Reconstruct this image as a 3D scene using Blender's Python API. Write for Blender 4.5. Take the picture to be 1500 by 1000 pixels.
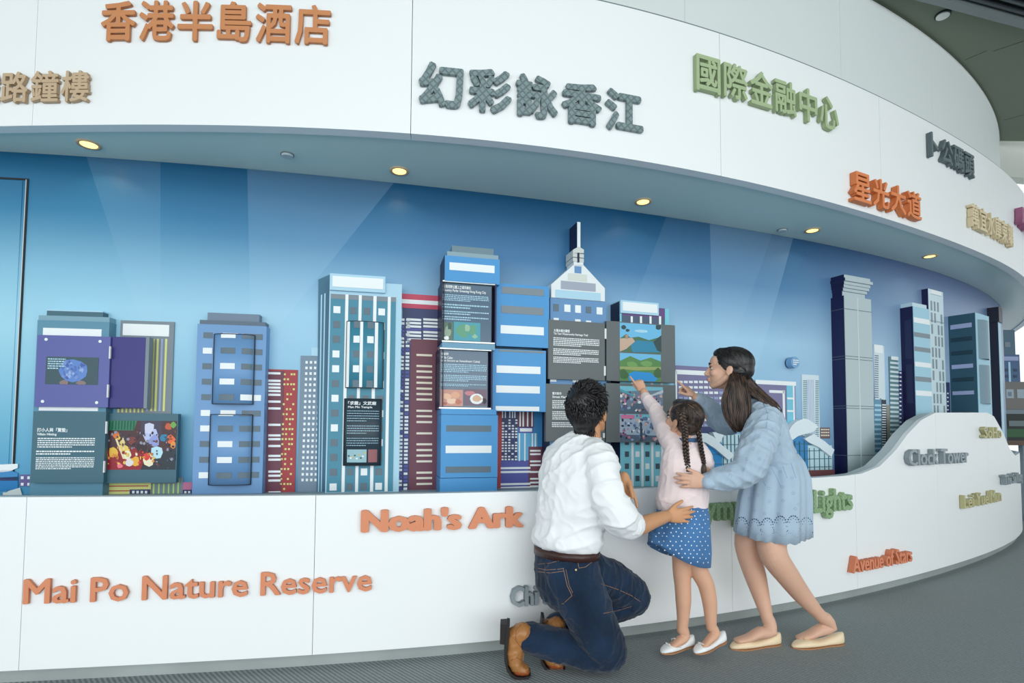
import bpy, math, random
import numpy as np
from mathutils import Vector, Matrix
from mathutils.bvhtree import BVHTree
for _o in list(bpy.data.objects): bpy.data.objects.remove(_o)
SC=bpy.context.scene; COL=SC.collection
R=random.Random(7)
# ------------------------------------------------------------------ camera
F_,PY,PITCH,ROLL,CH=800.,592.6,.048,.006,1.05
cr,sr,cp,sp=math.cos(ROLL),math.sin(ROLL),math.cos(PITCH),math.sin(PITCH)
def ray(u,v):
    x=(u-750)/F_; z=-(v-PY)/F_; y=1.
    x,z=cr*x-sr*z,sr*x+cr*z
    y,z=cp*y-sp*z,sp*y+cp*z
    return x,y,z
def _col(x,y,z):
    x,z=cr*x-sr*z,sr*x+cr*z
    y,z=cp*y-sp*z,sp*y+cp*z
    return Vector((x,y,z))
cam=bpy.data.cameras.new('camera'); cam.sensor_width=36; cam.lens=F_/1500*36
cam.shift_y=(PY-500)/1500; cam.clip_start=.05; cam.clip_end=400
co=bpy.data.objects.new('camera',cam); COL.objects.link(co)
r_,f_,u_=_col(1,0,0),_col(0,1,0),_col(0,0,1)
co.matrix_world=Matrix(((r_.x,u_.x,-f_.x,0),(r_.y,u_.y,-f_.y,0),(r_.z,u_.z,-f_.z,CH),(0,0,0,1)))
SC.camera=co
# ------------------------------------------------------------------ light and exposure
SC.view_settings.view_transform='Standard'; SC.view_settings.look='None'
SC.view_settings.exposure=-0.17; SC.view_settings.gamma=1; SC.view_settings.use_curve_mapping=False
wd=bpy.data.worlds.new('world'); SC.world=wd; wd.use_nodes=True
bg=wd.node_tree.nodes['Background']; bg.inputs[0].default_value=(.905,.967,.99,1); bg.inputs[1].default_value=1.32
def area(name,loc,rot,sx,sy,power,col=(1,1,1)):
    l=bpy.data.lights.new(name,'AREA'); l.shape='RECTANGLE'; l.size=sx; l.size_y=sy; l.energy=power; l.color=col
    o=bpy.data.objects.new(name,l); o.location=loc; o.rotation_euler=rot; COL.objects.link(o); return o
area('window_daylight',(1.5,-4.6,1.5),(math.radians(84),0,0),13,2.9,390,(.935,.975,.99))
area('upper_wall_fill',(3.2,-1.6,4.2),(math.radians(38),0,0),8,2.4,95,(.94,.98,.99))  # fill lamp added below the closed ceiling to brighten upper wall and fascia
# ------------------------------------------------------------------ basics
def back(u,v,z):
    a=ray(u,v);t=(z-CH)/a[2];return a[0]*t,a[1]*t
def P(u,v,Y):
    a=ray(u,v);t=Y/a[1];return Vector((a[0]*t,Y,CH+a[2]*t))
class Curve:
    def __init__(s,pts,z,deg,ext0=2.,ext1=6.,off=0.,k1=.11,k0=-.1):
        Pq=np.array([back(u,v,z) for u,v in pts])
        a=math.atan2(Pq[-1,1]-Pq[0,1],Pq[-1,0]-Pq[0,0]);c,n=math.cos(a),math.sin(a)
        w=Pq[:,0]*c+Pq[:,1]*n;h=-Pq[:,0]*n+Pq[:,1]*c
        m,sc=w.mean(),(w.max()-w.min())/2
        d=np.hypot(Pq[:,0],Pq[:,1]);cf=np.polyfit((w-m)/sc,h,deg,w=1/d**2)
        W=np.linspace(w[0],w[-1],300);Hh=np.polyval(cf,(W-m)/sc)
        Q=np.stack([W*c-Hh*n,W*n+Hh*c],1)
        def ext(Q,L,k):
            t=Q[-1]-Q[-4];th=math.atan2(t[1],t[0]);p=Q[-1].copy();o=[];st=.03
            for i in range(int(L/st)):
                th+=k*st;p=p+st*np.array([math.cos(th),math.sin(th)]);o.append(p.copy())
            return np.array(o)
        Q=np.concatenate([ext(Q[::-1],ext0,k0)[::-1],Q,ext(Q,ext1,k1)])
        s.set(Q if not off else s.offs(Q,off))
    def offs(s,Q,o):
        T=np.gradient(Q,axis=0);T/=np.linalg.norm(T,axis=1)[:,None]
        return Q+o*np.stack([T[:,1],-T[:,0]],1)
    def set(s,Q):
        d=np.r_[0,np.cumsum(np.linalg.norm(np.diff(Q,axis=0),axis=1))]
        L=np.arange(0,d[-1],.01);s.Q=np.stack([np.interp(L,d,Q[:,0]),np.interp(L,d,Q[:,1])],1);s.L=L
        T=np.gradient(s.Q,axis=0);s.T=T/np.linalg.norm(T,axis=1)[:,None];s.len=L[-1]
    def offset(s,o):
        c=object.__new__(Curve);c.set(s.offs(s.Q,o));return c
    def hit(s,u,v):
        x,y,z=ray(u,v);k=s.Q[:,0]*y-s.Q[:,1]*x
        i=np.where((k[:-1]<=0)&(k[1:]>0))[0]
        if len(i)==0: i=int(np.argmax(k));fr=0
        else:
            i=int(i[0]);fr=-k[i]/(k[i+1]-k[i])
        p=s.Q[i]*(1-fr)+s.Q[min(i+1,len(s.Q)-1)]*fr
        t=(p[0]*x+p[1]*y)/(x*x+y*y)
        return (i+fr)*.01,CH+t*z
    def at(s,L,d=0.):
        x=np.interp(L,s.L,s.Q[:,0]);y=np.interp(L,s.L,s.Q[:,1])
        tx=np.interp(L,s.L,s.T[:,0]);ty=np.interp(L,s.L,s.T[:,1]);n=math.hypot(tx,ty);tx/=n;ty/=n
        return x+d*ty,y-d*tx,tx,ty
class Frm:
    def __init__(s,cur,u,v,d=0.):
        L,z=cur.hit(u,v); x,y,tx,ty=cur.at(L); s.O=(x,y);s.T=(tx,ty);s.N=(ty,-tx);s.z=z
        if d:
            a,z=s.loc(u,v,d); s.O=(x+tx*a,y+ty*a); s.z=z
    def loc(s,u,v,d=0.):
        x,y,z=ray(u,v);t=(s.O[0]*s.N[0]+s.O[1]*s.N[1]+d)/(x*s.N[0]+y*s.N[1])
        px,py=x*t-s.O[0],y*t-s.O[1]
        return px*s.T[0]+py*s.T[1],CH+z*t
    def W(s,a,z,d=0.):
        return Vector((s.O[0]+s.T[0]*a+s.N[0]*d,s.O[1]+s.T[1]*a+s.N[1]*d,z))
    def depth(s,a,u,v):     # how far out a corner at tangent position a stands to show at column u
        best=None
        for i in range(2000):
            d=-.05+i*.0005;p=s.W(a,1.3,d)
            w=proj(p)[0]
            e=abs(w-u)
            if best is None or e<best[0]:best=(e,d)
        return best[1]
    def rect(s,u0,v0,u1,v1,d):
        um,vm=(u0+u1)/2,(v0+v1)/2
        return s.loc(u0,vm,d)[0],s.loc(u1,vm,d)[0],s.loc(um,v1,d)[1],s.loc(um,v0,d)[1]
def proj(p):
    X,Y,Z=p.x,p.y,p.z-CH
    Y,Z=cp*Y+sp*Z,-sp*Y+cp*Z
    X,Z=cr*X+sr*Z,-sr*X+cr*Z
    return 750+F_*X/Y,PY-F_*Z/Y
# ------------------------------------------------------------------ materials
def lin(c): 
    c=c/255.; return c/12.92 if c<=.04045 else ((c+.055)/1.055)**2.4
MATS={}
def mat(name,rgb,rough=.55,metal=0.,spec=.4,noise=0.,nscale=40,bump=0.,bscale=200,emit=0,alpha=None,coord='Object',sheen=0):
    if name in MATS: return MATS[name]
    m=bpy.data.materials.new(name); m.use_nodes=True; nt=m.node_tree; b=nt.nodes['Principled BSDF']
    c=(lin(rgb[0]),lin(rgb[1]),lin(rgb[2]),1)
    b.inputs['Base Color'].default_value=c; b.inputs['Roughness'].default_value=rough
    b.inputs['Metallic'].default_value=metal; b.inputs['Specular IOR Level'].default_value=spec
    if sheen: b.inputs['Sheen Weight'].default_value=sheen
    if emit: b.inputs['Emission Color'].default_value=c; b.inputs['Emission Strength'].default_value=emit
    if noise or bump:
        tc=nt.nodes.new('ShaderNodeTexCoord')
        if noise:
            n=nt.nodes.new('ShaderNodeTexNoise'); n.inputs['Scale'].default_value=nscale; n.inputs['Detail'].default_value=4
            nt.links.new(tc.outputs[coord],n.inputs['Vector'])
            mx=nt.nodes.new('ShaderNodeMixRGB'); mx.blend_type='MIX'
            lo=[x*(1-noise) for x in c[:3]]+[1]; hi=[min(1,x*(1+noise)) for x in c[:3]]+[1]
            mx.inputs[1].default_value=lo; mx.inputs[2].default_value=hi
            nt.links.new(n.outputs[0],mx.inputs[0]); nt.links.new(mx.outputs[0],b.inputs['Base Color'])
        if bump:
            n2=nt.nodes.new('ShaderNodeTexNoise'); n2.inputs['Scale'].default_value=bscale; n2.inputs['Detail'].default_value=3
            nt.links.new(tc.outputs[coord],n2.inputs['Vector'])
            bp=nt.nodes.new('ShaderNodeBump'); bp.inputs['Strength'].default_value=bump; bp.inputs['Distance'].default_value=.01
            nt.links.new(n2.outputs[0],bp.inputs['Height']); nt.links.new(bp.outputs[0],b.inputs['Normal'])
    MATS[name]=m; return m
WHITE=mat('white_wall_paint',(243,246,247),.42,noise=.008,nscale=2)
UPW=mat('upper_wall_paint',(236,243,242),.5,noise=.01,nscale=2)
SOFFIT=mat('soffit_paint',(212,234,230),.35)
CEIL=mat('ceiling_paint',(112,124,108),.6)
METAL=mat('brushed_skirting_metal',(176,184,182),.35,metal=.3,noise=.25,nscale=3)
GAP=mat('dark_gap',(38,44,50),.8)
# ------------------------------------------------------------------ object helpers
WL={}
def setp(o,label=None,cat=None,group=None,kind=None):
    if label:o['label']=label
    if cat:o['category']=cat
    if group:o['group']=group
    if kind:o['kind']=kind
    return o
def thing(name,label,cat,loc,group=None,parent=None):
    o=bpy.data.objects.new(name,None); COL.objects.link(o); o.empty_display_size=.05
    loc=Vector(loc); WL[o.name]=loc
    if parent: o.parent=parent; o.location=loc-WL[parent.name]
    else: o.location=loc
    return setp(o,label,cat,group)
def mk(name,vs,fs,m,parent=None,smooth=False,mi=None,uvs=None):
    vs=np.array([tuple(v) for v in vs],float); c=(vs.min(0)+vs.max(0))/2
    me=bpy.data.meshes.new(name); me.from_pydata([tuple(v) for v in vs-c],[],fs)
    for k in (m if isinstance(m,(list,tuple)) else [m]): me.materials.append(k)
    if mi is not None: me.polygons.foreach_set('material_index',mi)
    if smooth: me.polygons.foreach_set('use_smooth',[True]*len(me.polygons))
    me.update()
    o=bpy.data.objects.new(name,me); COL.objects.link(o); c=Vector(c); WL[o.name]=c
    if parent: o.parent=parent; o.location=c-WL[parent.name]
    else: o.location=c
    return o
class MB:
    def __init__(s): s.v=[];s.f=[];s.mi=[]
    def box(s,fr,a0,a1,z0,z1,d0,d1,mi=0):
        n=len(s.v)
        for d in (d0,d1):
            for a,z in ((a0,z0),(a1,z0),(a1,z1),(a0,z1)): s.v.append(fr.W(a,z,d))
        for q in ((4,5,6,7),(3,2,1,0),(0,1,5,4),(1,2,6,5),(2,3,7,6),(3,0,4,7)):
            s.f.append([n+i for i in q]); s.mi.append(mi)
        return s
    def prism(s,fr,pts,d0,d1,mi=0):
        n=len(s.v);k=len(pts)
        for d in (d0,d1):
            for a,z in pts: s.v.append(fr.W(a,z,d))
        s.f.append([n+k+i for i in range(k)]);s.f.append([n+k-1-i for i in range(k)]);s.mi+=[mi,mi]
        for i in range(k):
            j=(i+1)%k;s.f.append([n+i,n+j,n+k+j,n+k+i]);s.mi.append(mi)
        return s
    def cyl(s,c,ax,r,h,n=16,mi=0,r2=None):
        c=Vector(c);ax=Vector(ax).normalized();x=ax.orthogonal().normalized();y=ax.cross(x);b=len(s.v);r2=r if r2 is None else r2
        for k,rr in ((0,r),(1,r2)):
            for i in range(n):
                t=2*math.pi*i/n;s.v.append(c+ax*h*k+x*rr*math.cos(t)+y*rr*math.sin(t))
        s.f.append([b+n+i for i in range(n)]);s.f.append([b+n-1-i for i in range(n)]);s.mi+=[mi,mi]
        for i in range(n):
            j=(i+1)%n;s.f.append([b+i,b+j,b+n+j,b+n+i]);s.mi.append(mi)
        return s
    def tube(s,pts,r,n=6,mi=0):
        m=len(pts);b=len(s.v);pts=[Vector(p) for p in pts];rs=r if isinstance(r,(list,tuple)) else [r]*m
        x=None
        for k in range(m):
            t=(pts[min(k+1,m-1)]-pts[max(k-1,0)]).normalized()
            x=(x-t*x.dot(t)).normalized() if x is not None and (x-t*x.dot(t)).length>1e-4 else t.orthogonal().normalized()
            y=t.cross(x)
            for i in range(n):
                q=2*math.pi*i/n;s.v.append(pts[k]+x*rs[k]*math.cos(q)+y*rs[k]*math.sin(q))
        for k in range(m-1):
            for i in range(n):
                j=(i+1)%n;s.f.append([b+k*n+i,b+k*n+j,b+(k+1)*n+j,b+(k+1)*n+i]);s.mi.append(mi)
        s.f.append([b+n-1-i for i in range(n)]);s.f.append([b+(m-1)*n+i for i in range(n)]);s.mi+=[mi,mi]
        return s
    def out(s,name,m,parent=None,smooth=False):
        return mk(name,s.v,s.f,m,parent,smooth,s.mi if isinstance(m,(list,tuple)) else None)
def pbox(name,fr,u0,v0,u1,v1,d0,d1,m,parent,label=None):
    a0,a1,z0,z1=fr.rect(u0,v0,u1,v1,d1)
    o=MB().box(fr,a0,a1,z0,z1,d0,d1).out(name,m,parent)
    if label:o['label']=label
    return o
def ppoly(name,fr,pts,d0,d1,m,parent,label=None):
    q=[fr.loc(u,v,d1) for u,v in pts]
    ar=sum(q[i][0]*q[(i+1)%len(q)][1]-q[(i+1)%len(q)][0]*q[i][1] for i in range(len(q)))
    if ar<0:q=q[::-1]
    o=MB().prism(fr,q,d0,d1).out(name,m,parent)
    if label:o['label']=label
    return o
def prects(name,fr,rs,d0,d1,m,parent,stuff=False,joined=False):
    if joined or stuff:
        b=MB()
        for r in rs: a0,a1,z0,z1=fr.rect(*r,d1);b.box(fr,a0,a1,z0,z1,d0,d1)
        o=b.out(name,m,parent)
        if stuff:o['kind']='stuff'
        return o
    for r in rs: pbox(name,fr,*r,d0,d1,m,parent)
def strip(cur,s0,s1,zt,zb,d0,d1,step=.05):
    """vertical curved slab between offsets d0 (back) and d1 (front); zt/zb may be functions of s"""
    n=max(2,int((s1-s0)/step)+1);v=[];f=[]
    fz=lambda q,s:q(s) if callable(q) else q
    for i in range(n):
        s=s0+(s1-s0)*i/(n-1)
        xb,yb,_,_=cur.at(s,d0);xf,yf,_,_=cur.at(s,d1);t,b=fz(zt,s),fz(zb,s)
        v+=[(xf,yf,b),(xf,yf,t),(xb,yb,t),(xb,yb,b)]
    for i in range(n-1):
        a=4*i;c=a+4
        for j in range(4): k=(j+1)%4; f.append([a+j,a+k,c+k,c+j])
    f.append([3,2,1,0]);e=4*(n-1);f.append([e,e+1,e+2,e+3])
    return v,f
def sstrip(name,cur,s0,s1,zt,zb,d0,d1,m,parent=None,step=.05):
    v,f=strip(cur,s0,s1,zt,zb,d0,d1,step); return mk(name,v,f,m,parent)
def flat_band(cA,cB,zfun,zth,m,name,n=160,parent=None):
    """horizontal band between two curves sampled evenly"""
    v=[];f=[]
    for i in range(n):
        t=i/(n-1);a=cA.Q[int(t*(len(cA.Q)-1))];b=cB.Q[int(t*(len(cB.Q)-1))]
        v+=[(a[0],a[1],zfun),(b[0],b[1],zfun),(b[0],b[1],zfun+zth),(a[0],a[1],zfun+zth)]
    for i in range(n-1):
        a=4*i;c=a+4
        for j in range(4): k=(j+1)%4; f.append([a+j,c+j,c+k,a+k])
    f.append([0,1,2,3]);e=4*(n-1);f.append([e+3,e+2,e+1,e])
    return mk(name,v,f,m,parent)
# ------------------------------------------------------------------ measured plan curves of the curved walls
PB=[(0,983),(120,977.3),(400,962),(586,950),(730,938),(908,917.3),(1049,900),(1108,890.7),(1204,872.3),(1320,847),(1400,826),(1450,808),(1480,792),(1499,773)]
FB=[(0,185),(100,183),(200,181.7),(350,184),(500,190),(600,194.3),(833,220.7),(1000,244.5),(1167,285),(1233,301),(1333,331.7),(1367,341),(1447,376),(1497,403)]
MT=[(0,225),(50,228),(500,263),(1000,322.7),(1100,341),(1260,370.7),(1367,399),(1420,417),(1455,441)]
ZS=2.46
cP=Curve(PB,.06,5); cF=Curve(FB,ZS,5,k1=.10,ext1=7.5); cM=Curve(MT,ZS,4,k1=.14,ext1=6.5); cU=cM.offset(.03)
def profile(cur,pts):
    q=sorted(cur.hit(u,v) for u,v in pts)
    return lambda s:float(np.interp(s,[a[0] for a in q],[a[1] for a in q]))
# ================================================================== SETTING
# floor
def carpet():
    m=bpy.data.materials.new('grey_carpet'); m.use_nodes=True; nt=m.node_tree; b=nt.nodes['Principled BSDF']
    b.inputs['Roughness'].default_value=.9; b.inputs['Specular IOR Level'].default_value=.15
    tc=nt.nodes.new('ShaderNodeTexCoord')
    def N(t,**k):
        n=nt.nodes.new(t)
        for a,v in k.items(): setattr(n,a,v)
        return n
    w=N('ShaderNodeTexWave'); w.wave_type='BANDS'; w.bands_direction='DIAGONAL'; w.inputs['Scale'].default_value=26; w.inputs['Distortion'].default_value=1.2
    w.inputs['Detail Scale'].default_value=3
    n=N('ShaderNodeTexNoise'); n.inputs['Scale'].default_value=140; n.inputs['Detail'].default_value=3
    n3=N('ShaderNodeTexNoise'); n3.inputs['Scale'].default_value=1.2
    for q in (w,n,n3): nt.links.new(tc.outputs['Object'],q.inputs['Vector'])
    a=N('ShaderNodeMath',operation='ADD'); nt.links.new(w.outputs[1],a.inputs[0]); nt.links.new(n.outputs[0],a.inputs[1])
    cr_=N('ShaderNodeValToRGB'); cr_.color_ramp.elements[0].position=.35; cr_.color_ramp.elements[1].position=1.35/2+.3
    cr_.color_ramp.elements[0].color=(lin(120),lin(128),lin(130),1); cr_.color_ramp.elements[1].color=(lin(158),lin(166),lin(168),1)
    mu=N('ShaderNodeMath',operation='MULTIPLY'); mu.inputs[1].default_value=.62; nt.links.new(a.outputs[0],mu.inputs[0])
    nt.links.new(mu.outputs[0],cr_.inputs[0]); nt.links.new(cr_.outputs[0],b.inputs['Base Color'])
    bp=N('ShaderNodeBump'); bp.inputs['Strength'].default_value=.35; bp.inputs['Distance'].default_value=.004
    nt.links.new(a.outputs[0],bp.inputs['Height']); nt.links.new(bp.outputs[0],b.inputs['Normal'])
    return m
fl=mk('floor',[(-7,-7,-.1),(13,-7,-.1),(13,13,-.1),(-7,13,-.1),(-7,-7,0),(13,-7,0),(13,13,0),(-7,13,0)],
   [[4,5,6,7],[3,2,1,0],[0,1,5,4],[1,2,6,5],[2,3,7,6],[3,0,4,7]],carpet()); fl['kind']='structure'
# lower white wall, in panels
topP=profile(cP,[(-40,728.5),(0,728),(240,727),(500,725),(770,719.5),(900,717),(1000,713),(1180,700.5),(1235,697),(1262,693.5),(1289,682.5),(1312.6,659),(1330,635),(1350,614.7),(1370,604.2),(1446,604),(1456,609.6),(1469,633),(1479,657),(1487,667),(1492,664)])
lowp=bpy.data.objects.new('wall_front',None); COL.objects.link(lowp); WL[lowp.name]=Vector((0,2.6,0)); lowp.location=(0,2.6,0)
setp(lowp,'white curved lower wall with raised lettering, rising in a hump at right',None,None,'structure')
seams=[(36,800),(460,842),(1073,880),(1254,760),(1375,760),(1448,700)]
ss=[.3]+[cP.hit(*q)[0] for q in seams]; ss+=[ss[-1]+1.5,ss[-1]+3.2,cP.len-.2]
for i in range(len(ss)-1):
    sstrip('panel',cP,ss[i]+.0012,ss[i+1]-.0012,topP,.06,-.03,0,WHITE,lowp,.025)
sstrip('panel_backing',cP,.3,cP.len-.2,lambda s:topP(s)-.004,.06,-.10,-.0305,mat('rim_paint',(196,206,208),.45),lowp,.025)
sk=sstrip('baseboard_front',cP,.3,cP.len-.2,.0605,0,-.12,-.035,METAL); sk['kind']='structure'
# trough floor behind the panel, where the model buildings stand
tr=flat_band(cM.offset(-.02),cP.offset(-.09),.70,.015,mat('ledge_paint',(150,170,180),.5),'trim_1'); tr['kind']='structure'
# mural wall
def mural():
    m=bpy.data.materials.new('printed_sky_mural'); m.use_nodes=True; nt=m.node_tree; b=nt.nodes['Principled BSDF']
    b.inputs['Roughness'].default_value=.38; b.inputs['Specular IOR Level'].default_value=.35
    uv=nt.nodes.new('ShaderNodeUVMap'); sep=nt.nodes.new('ShaderNodeSeparateXYZ'); nt.links.new(uv.outputs[0],sep.inputs[0])
    def ramp(stops):
        r=nt.nodes.new('ShaderNodeValToRGB'); e=r.color_ramp.elements
        while len(e)<len(stops): e.new(.5)
        for k,(p,c) in zip(e,stops): k.position=p; k.color=(lin(c[0]),lin(c[1]),lin(c[2]),1)
        nt.links.new(sep.outputs[1],r.inputs[0]); return r
    A=ramp([(0,(70,160,200)),(.2,(110,188,216)),(.48,(168,222,240)),(.66,(136,198,224)),(.84,(52,132,172)),(1,(3,84,122))])
    B=ramp([(0,(92,138,178)),(.3,(146,190,220)),(.55,(162,204,232)),(.78,(66,122,168)),(1,(5,74,114))])
    C=ramp([(0,(110,144,186)),(.4,(172,200,228)),(.7,(146,174,204)),(1,(78,100,142))])
    def mix(f,a,c):
        x=nt.nodes.new('ShaderNodeMixRGB'); nt.links.new(f,x.inputs[0]); nt.links.new(a,x.inputs[1]); nt.links.new(c,x.inputs[2]); return x.outputs[0]
    def mr(lo,hi,src):
        x=nt.nodes.new('ShaderNodeMapRange'); x.inputs[1].default_value=lo; x.inputs[2].default_value=hi; nt.links.new(src,x.inputs[0]); return x.outputs[0]
    c=mix(mr(.12,.42,sep.outputs[0]),A.outputs[0],B.outputs[0]); c=mix(mr(.62,.82,sep.outputs[0]),c,C.outputs[0])
    def beam(x0,x1,k,strength):   # light beam fanning upward: between two slanted lines in the print
        L=nt.nodes.new('ShaderNodeMath'); L.operation='MULTIPLY_ADD'; nt.links.new(sep.outputs[1],L.inputs[0]); L.inputs[1].default_value=-k[0]; nt.links.new(sep.outputs[0],L.inputs[2])
        g=nt.nodes.new('ShaderNodeMath'); g.operation='GREATER_THAN'; nt.links.new(L.outputs[0],g.inputs[0]); g.inputs[1].default_value=x0
        M=nt.nodes.new('ShaderNodeMath'); M.operation='MULTIPLY_ADD'; nt.links.new(sep.outputs[1],M.inputs[0]); M.inputs[1].default_value=-k[1]; nt.links.new(sep.outputs[0],M.inputs[2])
        h=nt.nodes.new('ShaderNodeMath'); h.operation='LESS_THAN'; nt.links.new(M.outputs[0],h.inputs[0]); h.inputs[1].default_value=x1
        q=nt.nodes.new('ShaderNodeMath'); q.operation='MULTIPLY'; nt.links.new(g.outputs[0],q.inputs[0]); nt.links.new(h.outputs[0],q.inputs[1])
        t=nt.nodes.new('ShaderNodeMath'); t.operation='MULTIPLY'; nt.links.new(q.outputs[0],t.inputs[0]); t.inputs[1].default_value=strength
        return t.outputs[0]
    wh=nt.nodes.new('ShaderNodeRGB'); wh.outputs[0].default_value=(lin(190),lin(222),lin(246),1)
    for x0,x1,k,st in BEAMS: c=mix(beam(x0,x1,k,st),c,wh.outputs[0])
    nt.links.new(c,b.inputs['Base Color'])
    return m
def UVs(u,v):
    s,z=cM.hit(u,v); return (s/cM.hit(1460,500)[0],(z-.75)/1.71)
def BM(pa,pb,qa,qb,st):
    a,b=UVs(*pa),UVs(*pb);k0=(b[0]-a[0])/(b[1]-a[1]);x0=a[0]-k0*a[1]
    c,d=UVs(*qa),UVs(*qb);k1=(d[0]-c[0])/(d[1]-c[1]);x1=c[0]-k1*c[1]
    return (x0,x1,(k0,k1),st)
BEAMS=[BM((205,470),(130,240),(235,470),(235,240),.06),BM((365,380),(362,240),(455,420),(575,270),.10),
       BM((930,440),(975,320),(1090,460),(1130,345),.05),BM((1045,500),(1040,335),(1120,500),(1160,355),.13)]
def wallmesh(name,cur,s0,s1,z0,z1,m,n=260,thick=.08):
    v,f=strip(cur,s0,s1,z1,z0,-thick,0,(s1-s0)/n); o=mk(name,v,f,m)
    me=o.data; uvl=me.uv_layers.new(name='UVMap'); S=cM.hit(1460,500)[0]; c=WL[o.name]
    k=0; nn=len(v)//4
    for p in me.polygons:
        for li in p.loop_indices:
            vi=me.loops[li].vertex_index; i=vi//4; s=s0+(s1-s0)*i/(nn-1)
            uvl.data[li].uv=(s/S,(v[vi][2]-.75)/1.71)
    return o
mw=wallmesh('wall_back',cM,.3,cM.len-.1,.4,ZS+.05,mural()); setp(mw,'curved recessed wall printed with a blue sky and light beams',None,None,'structure')
# soffit, fascia
so=flat_band(cM.offset(-.05),cF.offset(-.055),ZS+.012,.05,SOFFIT,'ceiling_1'); setp(so,'grey underside between fascia and mural wall',None,None,'structure')
fa=bpy.data.objects.new('wall_fascia',None); COL.objects.link(fa); WL[fa.name]=Vector((0,2.3,ZS)); fa.location=(0,2.3,ZS)
setp(fa,'white curved upper fascia with raised Chinese lettering',None,None,'structure')
topF=3.272
fs=[.3]+[cF.hit(*q)[0] for q in ((50,120),(603,97),(1054,80),(1289,205),(1421,260))]; fs+=[fs[-1]+1.6,fs[-1]+3.4,cF.len-.1]
for i in range(len(fs)-1):
    g=.0015 if i in (1,2,3,4) else .0006
    sstrip('panel',cF,fs[i]+g,fs[i+1]-g,topF,ZS,-.06,0,WHITE,fa,.03)
sstrip('panel_backing',cF,.3,cF.len-.1,topF-.01,ZS+.012,-.09,-.0605,GAP,fa,.05)
sstrip('top_reveal',cF,.3,cF.len-.1,topF+.012,topF,-.10,-.006,mat('reveal_grey',(120,134,138),.5),fa,.05)
# upper wall and ceiling
ZC=4.56
uw=bpy.data.objects.new('wall_upper',None); COL.objects.link(uw); WL[uw.name]=Vector((0,2.9,3)); uw.location=(0,2.9,3)
setp(uw,'pale grey curved wall panels above the fascia',None,None,'structure')
us=[.3]+[cU.hit(*q)[0] for q in ((600,20),(1003,20),(1231,60),(1364,120))]; us+=[us[-1]+1.5,cU.len-.1]
for i in range(len(us)-1):
    sstrip('panel',cU,us[i]+.0012,us[i+1]-.0012,ZC,2.52,-.05,0,UPW,uw,.04)
sstrip('panel_backing',cU,.3,cU.len-.1,ZC-.01,2.4,-.1,-.0505,GAP,uw,.06)
sstrip('edge_trim',cU,.3,cU.len-.1,ZC+.004,ZC-.004,-.03,.004,mat('edge_trim_white',(226,224,224),.4),uw,.04)
YB=6.45
xe,ye=cU.at(cU.hit(1462,180)[0])[:2]
cv=[];n=100;sE=cU.hit(1464,175)[0]+.5
edge=[cU.at(.3+(sE-.3)*i/(n-1),-.3)[:2] for i in range(n)]
out=[(-6,-3.2)]+[(12.5,-3.2),(12.5,YB)]
pl=[(x,y) for x,y in edge if y<=YB]; pl=pl+[(pl[-1][0],YB)]
poly=[(-6,pl[0][1])]+pl+[(12.5,YB),(12.5,-3.2),(-6,-3.2)]
N_=len(poly); v=[(x,y,ZC+.03) for x,y in poly]+[(x,y,ZC+.2) for x,y in poly]
f=[list(range(N_)),[2*N_-1-i for i in range(N_)]]+[[i,(i+1)%N_,N_+(i+1)%N_,N_+i] for i in range(N_)]
ce=mk('ceiling',v,f,CEIL); ce['kind']='structure'
def cpt(u,v,z=None): x,y=back(u,v,ZC+.03 if z is None else z); return Vector((x,y,ZC+.03 if z is None else z))
def cbar(name,p,q,w,h,m,z0,parent=None):
    p=Vector(p);q=Vector(q);t=(q-p);t.z=0;t.normalize();n=Vector((-t.y,t.x,0))*w/2
    v=[(a.x,a.y,z) for z in (z0-h,z0) for a in (p-n,q-n,q+n,p+n)]
    return mk(name,v,[[3,2,1,0],[4,5,6,7],[0,1,5,4],[1,2,6,5],[2,3,7,6],[3,0,4,7]],m,parent)
for a,b in (((1363+50,88),(1446,74)),((1470,176),(1500,168)),((1455,75),(1500,60))):
    o=cbar('seam',cpt(*a),cpt(*b),.008,.003,mat('ceiling_seam',(92,98,90),.7),ZC+.0305); ce2=o; o.parent=ce; o.location=WL[o.name]-WL[ce.name]
# bulkhead at far edge of ceiling
z2=4.24
bk=mk('wall_bulkhead',[(x,y,z) for z in (z2,ZC+.2) for x,y in ((5.0,YB),(12.5,YB+1.2),(12.5,YB+1.35),(5.0,YB+.15))],[[3,2,1,0],[4,5,6,7],[0,1,5,4],[1,2,6,5],[2,3,7,6],[3,0,4,7]],mat('bulkhead_paint',(206,210,202),.5)); bk['kind']='structure'
# black louvre in the ceiling corner
lv=thing('ceiling_louvre','black slatted air louvre with a grey frame set in the ceiling corner','louvre',cpt(1470,5,ZC))
zl=ZC+.02
fa_=[back(u,v,zl) for u,v in ((1385,-3),(1520,34))]
d_=(Vector(fa_[1])-Vector(fa_[0])).normalized(); A0=Vector((*fa_[0],0))-Vector((*d_,0))*.6; A1=Vector((*fa_[1],0))+Vector((*d_,0))*1.2
nrm=Vector((d_.y,-d_.x,0)); 
if nrm.y>0: nrm=-nrm
cbar('frame',A0,A1,.07,.05,mat('louvre_frame',(130,140,142),.4,metal=.3),zl,lv)
bk_=cbar('backing',A0+nrm*.36,A1+nrm*.36,.62,.004,mat('louvre_black',(14,16,18),.6),zl+.006,lv)
for i in range(9): cbar('slat',A0+nrm*(.07+.066*i),A1+nrm*(.07+.066*i),.02,.03,mat('louvre_slat',(84,92,98),.4,metal=.4),zl,lv)
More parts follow.
